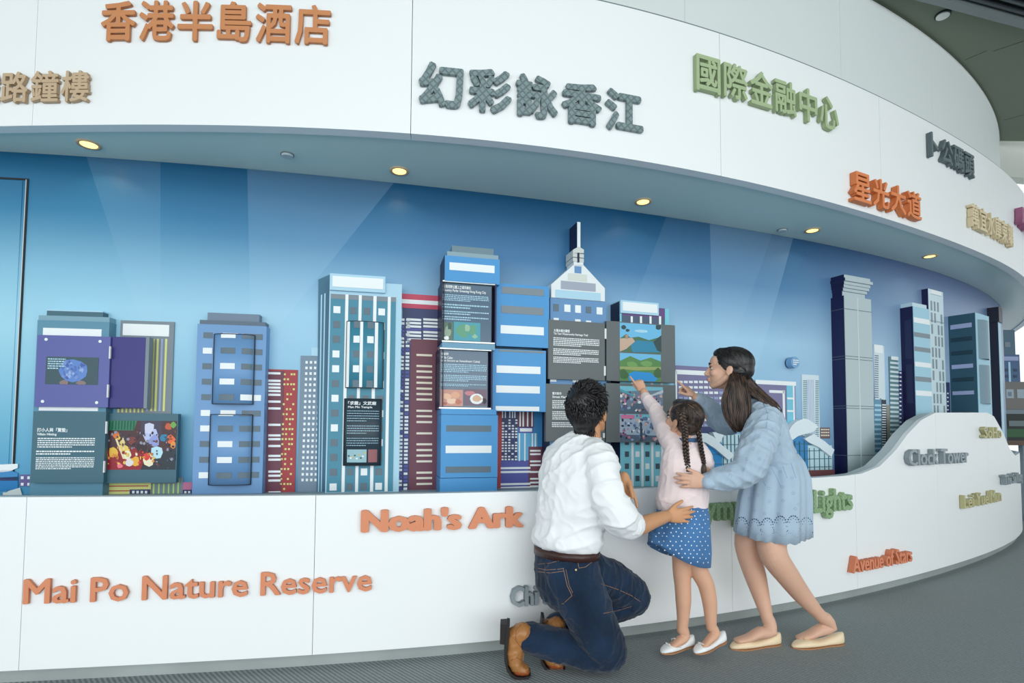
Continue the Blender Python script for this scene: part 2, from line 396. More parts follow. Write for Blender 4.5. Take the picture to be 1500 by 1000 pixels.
# round ceiling fitting
p=cpt(1381,21,ZC+.03); t=thing('ceiling_speaker','round white fitting with dark rim in the grey ceiling','ceiling fitting',p)
MB().cyl(p-Vector((0,0,.012)),(0,0,1),.058,.011,28).out('rim',mat('fitting_rim',(40,44,44),.5),t)
MB().cyl(p-Vector((0,0,.02)),(0,0,1),.048,.012,28).out('cover',mat('fitting_white',(228,232,230),.4),t)
# downlights and detectors in the soffit
amb=mat('lamp_warm',(255,214,120),.4,emit=3.0)
for i,(u,v,lab) in enumerate(((130,211,'round recessed downlight, lit, nearest the left edge of the soffit'),(585,250,'lit round downlight in the soffit, just below the long fascia seam'),
        (942,295,'lit round downlight in the soffit above the spire tower and the open grey flaps'),(1190,337,'lit round downlight in the soffit before the tall grey model tower'),(1362,375,'lit round downlight in the soffit, last one towards the right end'))):
    x,y=back(u,v,ZS+.012);p=Vector((x,y,ZS+.012)); t=thing('downlight',lab,'downlight',p,'warm downlights along the soffit')
    b=MB(); n=28
    for k,(r,z) in enumerate(((.052,.0),(.052,-.006),(.040,-.006),(.036,-.001))):
        for j in range(n): a=2*math.pi*j/n; b.v.append((p.x+r*math.cos(a),p.y+r*math.sin(a),p.z+z))
    for k in range(3):
        for j in range(n): l=(j+1)%n; b.f.append([k*n+j,k*n+l,(k+1)*n+l,(k+1)*n+j])
    b.mi=[0]*len(b.f); b.out('rim',mat('downlight_rim',(205,180,150),.4),t,True)
    MB().cyl(p+Vector((0,0,-.004)),(0,0,1),.0365,.003,24).out('lens',amb,t)
    sl=bpy.data.lights.new('downlight_glow','SPOT'); sl.energy=.7; sl.color=(1,.85,.6); sl.spot_size=2.2; sl.shadow_soft_size=.03
    so_=bpy.data.objects.new('downlight_glow',sl); COL.objects.link(so_); so_.parent=t; so_.location=(0,0,-.02)
for u,v,lab in ((421,226,'small white disc detector in the soffit between the two leftmost downlights'),(1146,336,'small white disc detector in the soffit just left of the fourth downlight')):
    x,y=back(u,v,ZS+.012);p=Vector((x,y,ZS+.012)); t=thing('smoke_detector',lab,'detector',p,'soffit detectors')
    MB().cyl(p-Vector((0,0,.006)),(0,0,1),.034,.006,24).out('base',mat('detector_grey',(120,136,142),.5),t)
    MB().cyl(p-Vector((0,0,.014)),(0,0,1),.026,.008,24,r2=.03).out('cap',mat('detector_cap',(190,204,208),.4),t)
# ================================================================== RAISED LETTERING
_tc={}
def glyph(txt,bold=0.0,ext=0.0):
    k=(txt,bold)
    if k in _tc: return _tc[k]
    c=bpy.data.curves.new('t','FONT'); c.body=txt; c.size=1; c.resolution_u=2; c.extrude=.5; c.fill_mode='BOTH'
    o=bpy.data.objects.new('t',c); COL.objects.link(o); bpy.context.view_layer.update()
    me=bpy.data.meshes.new_from_object(o.evaluated_get(bpy.context.evaluated_depsgraph_get()))
    v=np.array([tuple(q.co) for q in me.vertices]) if len(me.vertices) else np.zeros((0,3)); f=[list(p.vertices) for p in me.polygons]
    bpy.data.objects.remove(o); bpy.data.curves.remove(c); bpy.data.meshes.remove(me)
    # heavier strokes: overlapping copies shifted around a small ellipse (bold = (x, y) or one number for both)
    if bold and len(v):
        bx_,by_=bold if isinstance(bold,tuple) else (bold,bold); m=8; V=[v];Fc=[q for q in f]
        for i in range(m):
            sh=np.array([bx_*math.cos(2*math.pi*i/m),by_*math.sin(2*math.pi*i/m),0]); w=v+sh; w[:,2]-=np.sign(w[:,2])*.0015*(i+1)
            Fc+=[[x+len(v)*(i+1) for x in q] for q in f]; V.append(w)
        v=np.concatenate(V);f=Fc
    _tc[k]=(v,f); return v,f
def gl_adv(txt,bold):
    v,_=glyph(txt,bold); return v[:,0].max() if len(v) else 0
def hatch(name,rgb,rgb2,scale=1.0):
    m=bpy.data.materials.new(name); m.use_nodes=True; nt=m.node_tree; b=nt.nodes['Principled BSDF']; b.inputs['Roughness'].default_value=.5
    tc=nt.nodes.new('ShaderNodeTexCoord'); outs=[]
    for ang in (.75,-.75):
        mp=nt.nodes.new('ShaderNodeMapping'); mp.inputs['Rotation'].default_value=(0,ang,0); nt.links.new(tc.outputs['Object'],mp.inputs['Vector'])
        w=nt.nodes.new('ShaderNodeTexWave'); w.bands_direction='X'; w.inputs['Scale'].default_value=22*scale; w.inputs['Distortion'].default_value=0; nt.links.new(mp.outputs[0],w.inputs['Vector']); outs.append(w.outputs[1])
    a=nt.nodes.new('ShaderNodeMath'); a.operation='MAXIMUM'; nt.links.new(outs[0],a.inputs[0]); nt.links.new(outs[1],a.inputs[1])
    r=nt.nodes.new('ShaderNodeValToRGB'); r.color_ramp.elements[0].position=.7; r.color_ramp.elements[1].position=.92
    for e,c in zip(r.color_ramp.elements,(rgb,rgb2)): e.color=(lin(c[0]),lin(c[1]),lin(c[2]),1)
    nt.links.new(a.outputs[0],r.inputs[0]); nt.links.new(r.outputs[0],b.inputs['Base Color']); return m
def letter(cur,ch,s0,s1,z0,z1,dep,m,parent,bold,zfull=None,so=.004):
    v,f=glyph(ch,bold)
    if not len(v): return
    lo,hi=v.min(0),v.max(0); sm=(s0+s1)/2; x,y,tx,ty=cur.at(sm); nx,ny=ty,-tx
    w=[]
    for p in v:
        a=(p[0]-lo[0])/max(1e-6,hi[0]-lo[0])*(s1-s0)-(s1-s0)/2
        z=(z0+(p[1]-lo[1])/(hi[1]-lo[1])*(z1-z0)) if zfull is None else zfull[0]+p[1]*zfull[1]
        d=so+(p[2]+.5)*dep
        w.append((x+tx*a+nx*d,y+ty*a+ny*d,z))
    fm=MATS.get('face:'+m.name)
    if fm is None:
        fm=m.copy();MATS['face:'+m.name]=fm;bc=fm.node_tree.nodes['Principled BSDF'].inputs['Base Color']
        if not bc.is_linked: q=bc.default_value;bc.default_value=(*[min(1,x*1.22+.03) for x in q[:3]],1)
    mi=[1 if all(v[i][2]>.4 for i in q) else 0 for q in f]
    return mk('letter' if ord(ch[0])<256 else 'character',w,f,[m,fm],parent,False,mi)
def sign_cjk(cur,txt,cells,zt,zb,dep,m,label,bold,name='chinese_sign'):
    """cells: list of (u0,u1) at row v; zt, zb: heights"""
    s0,s1=cells; n=len(txt); g=.09
    x,y,_,_=cur.at((s0+s1)/2); t=thing(name,label,'sign',(x,y,zb),'raised name signs on the curved wall')
    w=(s1-s0)/n
    for i,ch in enumerate(txt):
        v,_=glyph(ch,bold); ww=v[:,0].max()-v[:,0].min(); hh=v[:,1].max()-v[:,1].min()
        k=min(1,ww/.93); a=s0+w*(i+.5); hw=w*(1-g)/2*k
        zc=(zt+zb)/2+((v[:,1].max()+v[:,1].min())/2-.36)*(zt-zb)*.9; h2=(zt-zb)/2*min(1,hh/.88)
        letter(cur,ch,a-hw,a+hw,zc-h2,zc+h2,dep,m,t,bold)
    return t
def sign_lat(cur,segs,capz,dep,m,label,bold,u_v,name='english_sign'):
    """segs: (text,u0,u1); capz=(baseline z, cap height)"""
    t=None
    for txt,u0,u1 in segs:
        sa,sb=cur.hit(u0,u_v)[0],cur.hit(u1,u_v)[0]
        if t is None: x,y,_,_=cur.at(sa); t=thing(name,label,'sign',(x,y,capz[0]),'raised name signs on the curved wall')
        W=gl_adv(txt,bold); v0,_=glyph(txt[0],bold); x0=v0[:,0].min(); k=(sb-sa)/(W-x0); ch_h=glyph('H',bold)[0][:,1].max()
        for i,ch in enumerate(txt):
            if ch==' ': continue
            R_=gl_adv(txt[:i+1],bold); v,_=glyph(ch,bold); ww=v[:,0].max()-v[:,0].min()
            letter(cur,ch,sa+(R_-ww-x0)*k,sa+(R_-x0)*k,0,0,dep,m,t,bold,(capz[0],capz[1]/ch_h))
    return t
def zs(cur,u,v0,v1): return cur.hit(u,v0)[1],cur.hit(u,v1)[1]
def S(cur,u,v): return cur.hit(u,v)[0]
ORANGE=mat('orange_lacquer',(198,122,84),.5); OR2=mat('orange_lacquer_dull',(184,120,74),.5); BEI=mat('beige_lacquer',(176,152,122),.5); OR3=mat('bright_orange_lacquer',(206,118,66),.5)
GRH=hatch('grey_hatched_face',(128,146,148),(98,116,120),.55); GNH=hatch('green_hatched_face',(150,180,136),(130,162,120),.8)
GRN=mat('sage_green_lacquer',(150,168,128),.5); DKG=mat('dark_grey_lacquer',(86,100,104),.5); GRY=mat('mid_grey_lacquer',(132,144,150),.5); CRE=mat('cream_lacquer',(206,190,156),.5)
KHK=mat('khaki_lacquer',(176,172,128),.5); PUR=mat('dusty_purple_lacquer',(150,88,122),.5); BRK=mat('terracotta_lacquer',(204,122,88),.5)
zt,zb=zs(cF,180,6,64)
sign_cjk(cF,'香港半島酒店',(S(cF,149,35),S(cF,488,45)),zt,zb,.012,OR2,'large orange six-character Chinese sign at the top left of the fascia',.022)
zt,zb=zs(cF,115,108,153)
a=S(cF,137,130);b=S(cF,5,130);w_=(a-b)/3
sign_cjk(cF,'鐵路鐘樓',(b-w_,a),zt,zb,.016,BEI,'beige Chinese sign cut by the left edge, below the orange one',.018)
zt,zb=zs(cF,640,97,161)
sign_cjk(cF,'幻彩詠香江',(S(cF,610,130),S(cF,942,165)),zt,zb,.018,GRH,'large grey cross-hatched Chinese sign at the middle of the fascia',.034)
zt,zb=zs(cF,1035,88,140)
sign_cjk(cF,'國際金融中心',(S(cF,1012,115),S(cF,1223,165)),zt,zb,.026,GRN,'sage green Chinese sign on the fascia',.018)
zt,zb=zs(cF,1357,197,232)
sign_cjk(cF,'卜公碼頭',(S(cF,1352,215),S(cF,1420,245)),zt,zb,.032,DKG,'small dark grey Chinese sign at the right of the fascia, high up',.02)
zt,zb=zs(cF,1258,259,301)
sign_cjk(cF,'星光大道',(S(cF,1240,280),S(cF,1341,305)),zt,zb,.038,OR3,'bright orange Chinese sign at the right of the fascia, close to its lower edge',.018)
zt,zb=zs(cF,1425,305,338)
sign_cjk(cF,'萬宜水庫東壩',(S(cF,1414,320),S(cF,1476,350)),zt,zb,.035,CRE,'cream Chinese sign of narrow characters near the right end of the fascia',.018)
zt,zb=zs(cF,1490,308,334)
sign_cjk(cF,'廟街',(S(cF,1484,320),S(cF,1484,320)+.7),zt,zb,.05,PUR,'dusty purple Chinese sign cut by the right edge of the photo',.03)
def LT(cur,segs,u,vt,vb,dep,m,lab,bold,uv):
    z1,z0=zs(cur,u,vt,vb); return sign_lat(cur,segs,(z0,z1-z0),dep,m,lab,bold,uv)
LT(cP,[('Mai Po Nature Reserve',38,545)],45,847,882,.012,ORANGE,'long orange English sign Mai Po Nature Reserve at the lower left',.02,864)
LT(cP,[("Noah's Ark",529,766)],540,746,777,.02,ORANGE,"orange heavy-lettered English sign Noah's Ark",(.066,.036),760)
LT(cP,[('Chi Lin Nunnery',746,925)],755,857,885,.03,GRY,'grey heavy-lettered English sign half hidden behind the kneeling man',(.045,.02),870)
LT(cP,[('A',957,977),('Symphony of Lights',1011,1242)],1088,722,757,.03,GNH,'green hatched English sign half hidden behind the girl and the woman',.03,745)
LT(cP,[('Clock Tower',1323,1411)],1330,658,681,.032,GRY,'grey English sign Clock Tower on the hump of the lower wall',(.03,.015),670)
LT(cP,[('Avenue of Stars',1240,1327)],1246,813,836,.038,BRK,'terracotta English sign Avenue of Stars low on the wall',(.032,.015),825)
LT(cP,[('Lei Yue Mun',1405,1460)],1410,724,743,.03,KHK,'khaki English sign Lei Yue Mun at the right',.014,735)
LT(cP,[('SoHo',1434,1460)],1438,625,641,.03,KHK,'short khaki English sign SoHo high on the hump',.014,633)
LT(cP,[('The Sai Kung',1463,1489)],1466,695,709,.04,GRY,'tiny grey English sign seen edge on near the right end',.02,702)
# ================================================================== MODEL CITY ON THE MURAL
def c_(n,r,g,b,ro=.45):
    y=.3*r+.59*g+.11*b;k=.04;return mat(n,(r+(y-r)*k,g+(y-g)*k,b+(y-b)*k),ro)
WHT=c_('print_white',240,246,248);DRK=c_('print_grey_blue',96,116,130);NAVY=c_('navy_side',22,28,66);GREYP=c_('print_grey',126,140,150)
PURP=c_('print_purple',104,96,152);YEL=c_('print_yellow',222,224,140);LAV=c_('print_lavender',160,172,210);REDP=c_('print_red',186,62,66);MAR=c_('print_maroon',112,58,76)
SKYB=c_('print_sky_blue',96,178,222);LBL=c_('print_light_blue',176,216,236);BLU=c_('print_blue',60,140,200);NVY=c_('print_navy',52,64,110);VIO=c_('print_violet',84,90,170)
SLATE=c_('slate_blue',92,146,172);SLD=c_('slate_dark',66,108,124);T2B=c_('tower_blue_grey',112,158,208);T3T=c_('tower_teal',66,140,166);T4B=c_('tower_cornflower',72,154,216)
T4T=c_('board_slate_glass',84,110,132,.15);FLAP=c_('flap_grey',98,105,107);T5B=c_('tower_steel_blue',100,148,196);T6C=c_('tower_aqua',124,204,222);ALU=mat('aluminium',(200,206,206),.3,metal=.6)
HNG=c_('hinge_white',226,230,230);BLK=c_('gap_black',20,24,32)
cW=cM.offset(.0006)
def prnt(name,u0,v0,u1,v1,m,parent=None,d=.006,d0=0.,label=None,fr=None):
    fr=fr or Frm(cW,(u0+u1)/2,(v0+v1)/2)
    return pbox(name,fr,u0,v0,u1,v1,d0,d,m,parent or mw,label),fr
def para(fr,u0,v0,u1,v1,n,d,m,parent,name='text_line',last=.6):
    b=MB();a0,a1,z0,z1=fr.rect(u0,v0,u1,v1,d);h=(z1-z0)/n
    for i in range(n):
        z=z1-h*(i+.5);x=a0;e=a1 if i<n-1 else a0+(a1-a0)*last
        while x<e:
            w=R.uniform(.004,.014);w=min(w,e-x)
            if w>.001:b.box(fr,x,x+w,z-h*.27,z+h*.27,d,d+.0006)
            x+=w+.0026
    o=b.out(name,m,parent);o['kind']='stuff';return o
def words(fr,txt,u0,v0,u1,v1,d,m,parent,bold=.02):
    a0,a1,z0,z1=fr.rect(u0,v0,u1,v1,d);v,f=glyph(txt,bold);lo,hi=v.min(0),v.max(0)
    W=[fr.W(a0+(p[0]-lo[0])/(hi[0]-lo[0])*(a1-a0),z0+(p[1]-lo[1])/(hi[1]-lo[1])*(z1-z0),d+(p[2]+.5)*.001) for p in v]
    return mk('lettering',W,f,m,parent)
def photo(fr,u0,v0,u1,v1,d,base,shapes,parent,name='photograph'):
    a0,a1,z0,z1=fr.rect(u0,v0,u1,v1,d);b=MB();ms=[base];b.box(fr,a0,a1,z0,z1,d,d+.0012);dd=d+.0012
    for k,(pts,m) in enumerate(shapes):
        if m not in ms:ms.append(m)
        dd+=.00003;q=[(a0+(a1-a0)*min(1,max(0,x)),z1-(z1-z0)*min(1,max(0,y))) for x,y in pts]
        ar=sum(q[i][0]*q[(i+1)%len(q)][1]-q[(i+1)%len(q)][0]*q[i][1] for i in range(len(q)))
        if ar<0:q=q[::-1]
        n=len(b.v);b.v+=[fr.W(a,z,dd) for a,z in q];b.f.append([n+i for i in range(len(q))]);b.mi.append(ms.index(m))
    return b.out(name,ms,parent)
def blob(x,y,rx,ry=None,n=8,j=.25):
    ry=rx if ry is None else ry
    return [(x+rx*math.cos(6.283*i/n)*R.uniform(1-j,1+j),y+ry*math.sin(6.283*i/n)*R.uniform(1-j,1+j)) for i in range(n)]
def cyldisc(fr,u,v,r,d,th,m,parent,name='screw_cap',n=14):
    a,z=fr.loc(u,v,d);b=MB();b.cyl(fr.W(a,z,d),(fr.N[0],fr.N[1],0),r,th,n);return b.out(name,m,parent)
rng=lambda p:[(p+.0,)]
pc=lambda n,r,g,b:mat('photo_'+n,(r,g,b),.4)
# ---- door in the mural wall at far left
dr=thing('door_1','blue printed door in the mural wall at the left edge','door',cM.at(S(cM,5,500))[:2]+(.75,)); 
for k in ('label','category'): del dr[k]
dr['kind']='structure'
f=Frm(cW,20,480)
for a,b,c,d in ((39.6,263,41.6,452),(29.6,452,31.6,560),(0,0,0,0)):
    pass
fd=f
pts=lambda q:[fd.loc(u,v,.004) for u,v in q]
(ax,az),(bx,bz)=fd.loc(41,263,.004),fd.loc(11.5,722,.004)
xs=(ax+bx)/2
MB().box(fd,ax-.006,ax+.002,bz,az,0,.004).out('frame_line',GAP,dr)
MB().box(fd,ax-.010,ax-.006,bz,az,0,.005).out('frame_edge',ALU,dr)
MB().box(fd,ax-.9,ax+.002,az-.003,az+.006,0,.004).out('frame_line',GAP,dr)
lf=wallmesh('door_leaf',cM.offset(.0035),max(.3,cM.hit(41,600)[0]-.9),S(cM,27,480)-.012,bz,az-.006,mw.data.materials[0],30,.003);lf.parent=dr;lf.location=WL[lf.name]-WL[dr.name]
for q,m in (([(-20,681),(26,679),(26,685),(14,690),(-20,694)],WHT),([(-20,690),(14,688),(26,693),(26,703),(-20,700)],BLU),([(-20,700),(26,698),(26,704),(-20,704)],NVY),([(-20,704),(26,704),(26,716),(-20,722)],c_('wave_blue',36,130,196))):
    ppoly('printed_wave',fd,q,.005,.0058,m,dr)
o,fr=prnt('printed_rock',4,721,30,727,c_('rock_white',214,222,220)); 
ppoly('printed_rock',fr,[(2,727),(12,719),(29,714),(33,727)],.006,.008,c_('rock_white',214,222,220),mw)
# purple window block at left
o,fr=prnt('printed_block',28.6,695,44,712,PURP); prects('printed_window',fr,[(30.5,697.5,34.5,701.5),(40,697.5,43.5,701.5),(30.5,707,34.5,711),(40,707,43,711)],.006,.008,WHT,mw,joined=True)
# ---- printed tower behind the purple door
o,fr=prnt('printed_tower',174,470,253,606,GREYP,d=.008)
pbox('printed_sign_band',fr,179.8,474.7,247.7,491.7,.008,.010,WHT,mw)
for x,m in ((220,LAV),(226,YEL),(232,YEL),(238.2,LAV),(244.3,YEL)): pbox('printed_stripe',fr,x-4.2,496,x-1.2,602,.008,.010,m,mw)
prects('printed_window',fr,[(172+5.9*i,598,174.5+5.9*i,604) for i in range(7)],.008,.010,YEL,mw,joined=True)
# low prints below the photo flap
o,fr=prnt('printed_shopfront',150,707,221,727,YEL); prects('printed_line',fr,[(156,711,217,712.4),(156,718,190,719.4)],.006,.008,REDP,mw,joined=True)
pbox('printed_base',fr,190,716.6,220,724.5,.006,.009,NVY,mw); prects('printed_window',fr,[(193.5+6.2*i,718.6,197+6.2*i,722.4) for i in range(4)],.009,.011,WHT,mw,joined=True)
o,fr=prnt('printed_block',222,699,268,727,GREYP)
for x in (225,232.6,239.8,247,254,261): pbox('printed_stripe',fr,x-1.2,700 if x>258 else 708,x+1.2,726,.006,.008,c_('print_lime',176,220,130),mw)
o,fr=prnt('printed_block',268,706,281,717,c_('print_pink',206,120,158)); o,fr=prnt('printed_block',268,717,281,726,NVY); prects('printed_window',fr,[(270,719,273,722),(275.5,719,278.5,722)],.006,.008,WHT,mw,joined=True)
ZLED=.716
def down(fr,d,u,v): # local height range keeps base on the ledge
    return ZLED
# ---- T1 hinged-box tower at left
f=Frm(cM,104,600); D=.06
t=thing('model_tower','slate blue model tower with open purple box above a dark text flap','model building',f.W(0,ZLED,.08),'model towers along the mural')
pbox('roof_slab',f,68.5,456,151,465,0,.045,SLD,t); pbox('roof_slab',f,68.5,454.3,151,456,0,.046,LBL,t)
pbox('cap',f,56.5,463,160.5,470,0,.055,c_('slate_light',126,168,186),t)
a0,a1,z0,z1=f.rect(54.5,470,160,495,D); b0,b1,zb0,zb1=f.rect(46,495,156,726,D)
MB().box(f,a0,a1,ZLED,z1,0,D).out('body',SLATE,t)
pbox('window_band',f,62.8,481,148.7,491.5,D,D+.002,WHT,t)
a0,a1,z0,z1=f.rect(52.6,491.6,160,596,D+.02)
pp=MB().box(f,a0,a1,z0,z1,D+.002,D+.02).out('box_panel',c_('panel_purple',92,98,168,.35),t)
for u,v in ((68,497),(147,500),(62.8,587.7),(142,589.5)): cyldisc(f,u,v,.0075,D+.02,.003,WHT,pp)
rq=random.Random(8)
photo(f,67,522.7,144,563,D+.02,pc('dark_green',58,86,96),[(blob(.52,.5,.28,.42,12,.08),pc('paper_blue',96,136,206))]+[(blob(.52+.2*rq.uniform(-1,1),.48+.3*rq.uniform(-1,1),.035,.07,4,.5),pc('paper_%d'%(i%4),(84,120,150,70)[i%4],(118,150,176,100)[i%4],(190,210,226,176)[i%4])) for i in range(46)]+[(blob(.35,.95,.1,.1),pc('skin_dim',140,120,120)),(blob(.7,.95,.1,.1),pc('skin_dim',140,120,120))],pp,'picture_window')
para(f,70,524,96,541,5,D+.022,LBL,pp)
pbox('window_band',f,56.8,596,143.5,601.5,D,D+.002,WHT,t)
a0,a1,z0,z1=f.rect(46.6,602.6,153.5,707,D+.03)
fl_=MB().box(f,a0,a1,z0,z1,D+.002,D+.03).out('text_flap',SLD,t)
words(f,'打小人與「驚蟄」',54.5,626.5,98.6,632.5,D+.03,WHT,fl_); words(f,'Villain Hitting',54.3,634,83,638.5,D+.03,WHT,fl_)
for q in ((55,640.5,139,656,5),(53,659,138,666.5,2),(52.4,669,138,687.5,7)): para(f,*q,D+.031,WHT,fl_)
for v0,v1,u in ((507,525,160.3),(563,582,157.2),(617,635,155),(675,692,151.8)): pbox('hinge',f,u-.8,v0,u+1.2,v1,D+.022,D+.032,HNG,t)
pbox('opened_door',f,162.5,493.5,212,597,.045,.07,c_('door_inner_navy',58,56,130),t); pbox('door_edge',f,212,493.5,217,598,.03,.07,GREYP,t)
pbox('door_backing',f,158,494,172,598,0.009,.045,NVY,t)
a0,a1,z0,z1=f.rect(156.2,605.5,259.5,707,D)
ph=MB().box(f,a0,a1,z0,z1,D-.03,D).out('photo_flap',SLD,t)
rr0=random.Random(21);RED=pc('red',150,30,44);shp=[([(0,0),(.42,0),(.38,.2),(0,.2)],pc('awning_green',50,130,100)),([(0,.2),(1,.2),(1,1),(0,1)],pc('brown',74,46,52)),([(0,.6),(.45,.55),(.75,1),(0,1)],RED),([(.55,.75),(1,.55),(1,1),(.5,1)],pc('dark_slate',40,50,60)),([(.48,.0),(.78,0),(.78,.3),(.48,.3)],pc('frame_dark',66,60,84))]
for x,y,r,c in ((.13,.3,.05,(230,120,50)),(.16,.35,.03,(240,200,80)),(.1,.65,.07,(240,190,70)),(.26,.6,.08,(244,210,96)),(.3,.7,.06,(240,240,200)),(.23,.45,.04,(230,210,120)),(.62,.3,.1,(190,200,240)),(.68,.42,.09,(150,160,220)),(.6,.15,.08,(210,214,240)),(.72,.65,.09,(190,230,244)),(.82,.35,.06,(40,130,170)),(.92,.38,.06,(240,110,60)),(.96,.5,.05,(236,150,60)),(.42,.83,.07,(240,180,60)),(.33,.86,.06,(230,226,230)),(.62,.8,.08,(244,236,200)),(.58,.73,.05,(230,60,50)),(.88,.12,.05,(200,90,60)),(.95,.08,.04,(110,170,80)),(.2,.92,.04,(250,120,140)),(.5,.55,.08,(50,36,44)),(.36,.4,.06,(130,60,60))):
    shp.append((blob(x,y,r,r*1.5),mat('photo_%d_%d_%d'%c,c,.4)))
shp+=[([(.12,.38),(.15,.38),(.27,.78),(.24,.78)],pc('stick',240,220,180)),([(.22,.35),(.24,.35),(.26,.6),(.24,.6)],pc('stick',240,220,180))]
for i in range(110):
    x,y=rr0.random(),rr0.uniform(.22,.98);hot=(y>.55+.35*x-.1);c=rr0.choice(((214,60,56),(240,200,90),(250,236,210),(200,120,60),(150,30,40),(230,150,60)) if hot and x<.7 else ((60,44,56),(34,36,48),(120,70,64),(150,150,170),(90,60,66),(50,80,96)))
    shp.append((blob(x,y,rr0.uniform(.008,.026),rr0.uniform(.015,.04),5),mat('photo_%d_%d_%d'%c,c,.4)))
for i in range(9): shp.append(([(.03+.043*i,.0),(.04+.043*i,.0),(.035+.043*i,.19),(.025+.043*i,.19)],pc('awning_dark',30,92,72)))
photo(f,156.4,616,258,687.6,D,pc('brown',74,46,52),shp,ph)
# ---- T2 blue-grey tower with two curved doors
f=Frm(cM,336,600); D=.07
t=thing('model_tower','blue-grey model tower with two curved doors and grey and white windows','model building',f.W(0,ZLED,.08),'model towers along the mural')
pbox('roof_slab',f,304,459,380,470,0,.05,c_('roof_grey',112,132,154),t)
pbox('cap',f,292.5,470,389,476,0,.065,c_('cap_grey',92,112,132),t)
a0,_,z0,z1=f.rect(289,476,391.5,500,D);_,a1,_,_=f.rect(289,600,387,610,D)
MB().box(f,a0,a1,ZLED,z1,0,D).out('body',T2B,t)
rows=[492,514.5,537,559.5,582,605,627.5,650,673,695.5]
pat=['dwd','wdd','dwd','dwd','ddw','wwd','wdd','dwd','dwd','wdd']
colx=[(fa0,fa1) for fa0,fa1 in ((298,311.5),(326.6,348.5),(357.5,385))]
cols=[(f.loc(a,492,D)[0],f.loc(b,492,D)[0]) for a,b in colx]
cz=[f.loc(336,v,D)[1] for v in rows]; hz=.5*abs(f.loc(336,492,D)[1]-f.loc(336,500.5,D)[1])
for z,pt in zip(cz,pat):
    for (a,b),c in zip(cols,pt): MB().box(f,a,b,z-hz,z+hz,D,D+.002).out('window',WHT if c=='w' else DRK,t)
def cflap(f,rect,D,bulge,m,parent,name='curved_door',edge=BLK,n=12):
    a0,a1,z0,z1=f.rect(*rect,D+bulge*.6);am=(a0+a1)/2;hw=(a1-a0)/2;b=MB()
    d=lambda a:D+bulge*math.sqrt(max(0,1-((a-am)/hw)**2*.96))
    n0=len(b.v)
    for i in range(n+1):
        a=a0+(a1-a0)*i/n
        for z in (z0,z1): b.v.append(f.W(a,z,d(a)))
        for z in (z0,z1): b.v.append(f.W(a,z,D))
    for i in range(n):
        k=4*i
        b.f.append([k,k+4,k+5,k+1]);b.f.append([k+1,k+5,k+7,k+3]);b.f.append([k+2,k+6,k+4,k]);b.mi+=[0,1,1]
    b.f.append([0,1,3,2]);k=4*n;b.f.append([k+2,k+3,k+1,k]);b.mi+=[1,1]
    o=b.out(name,[m,edge],parent,True)
    e=MB()
    for z in (z0,z1): e.tube([f.W(a0+(a1-a0)*i/n,z,d(a0+(a1-a0)*i/n)+.001) for i in range(n+1)],.0022,4)
    for a in (a0,a1): e.tube([f.W(a,z0,d(a)+.001),f.W(a,z1,d(a)+.001)],.0025,4)
    e.out('door_edge',edge,o)
    return o,d,(a0,a1,z0,z1)
def onflap(f,d,o,a0,a1,z0,z1,m,name='window',n=4,lift=.0015):
    b=MB()
    for i in range(n+1):
        a=a0+(a1-a0)*i/n
        for z in (z0,z1):b.v.append(f.W(a,z,d(a)+lift))
    for i in range(n): b.f.append([2*i,2*i+2,2*i+3,2*i+1]);b.mi.append(0)
    return b.out(name,m,o)
for rc in ((311,489.5,371,591.5),(305.5,607,367.5,710)):
    o,d,(a0,a1,z0,z1)=cflap(f,rc,D,.035,T2B,t)
    for z,pt in zip(cz,pat):
        zl_,zh_=max(z-hz,z0+.003),min(z+hz,z1-.003)
        if zh_-zl_<.004: continue
        for (a,b),c in zip(cols,pt):
            a_,b_=max(a,a0+.004),min(b,a1-.004)
            if b_-a_>.006: onflap(f,d,o,a_,b_,zl_,zh_,WHT if c=='w' else DRK)
# ---- red and grey printed towers
o,fr=prnt('printed_tower',389,541,434,726,c_('print_brick_red',170,56,62)); pbox('printed_side',fr,388,543,414,726,.006,.008,MAR,mw)
prects('printed_window',fr,[(393-.0,v-1.6,411-.0,v+1.6) for v in (546.5,557.5,562.5,567.5,572.5,578,588,598,622,637.5,643,653,667.5,673,690.5,696.5,703.5,721)],.008,.010,WHT,mw,joined=True)
rr=[]
for i in range(24):
    v=548+i*7.3
    for x in (417,422,427,431):
        if R.random()<.55: rr.append((x-1.3-(v-548)*.035,v-1.4,x+1.5-(v-548)*.035,v+1.4))
prects('printed_window',fr,rr,.006,.008,YEL,mw,joined=True)
o,fr=prnt('printed_tower',438,521,469,726,c_('print_tower_grey',120,142,162))
rr=[]
for i in range(22):
    for j in range(4): rr.append((447.5+j*6.4-(i*8.2*.035),528.6+i*8.2,450.8+j*6.4-(i*8.2*.035),532.4+i*8.2))
prects('printed_window',fr,rr,.006,.008,WHT,mw,joined=True); pbox('printed_block',fr,456,509,468,521,0,.006,LBL,mw)
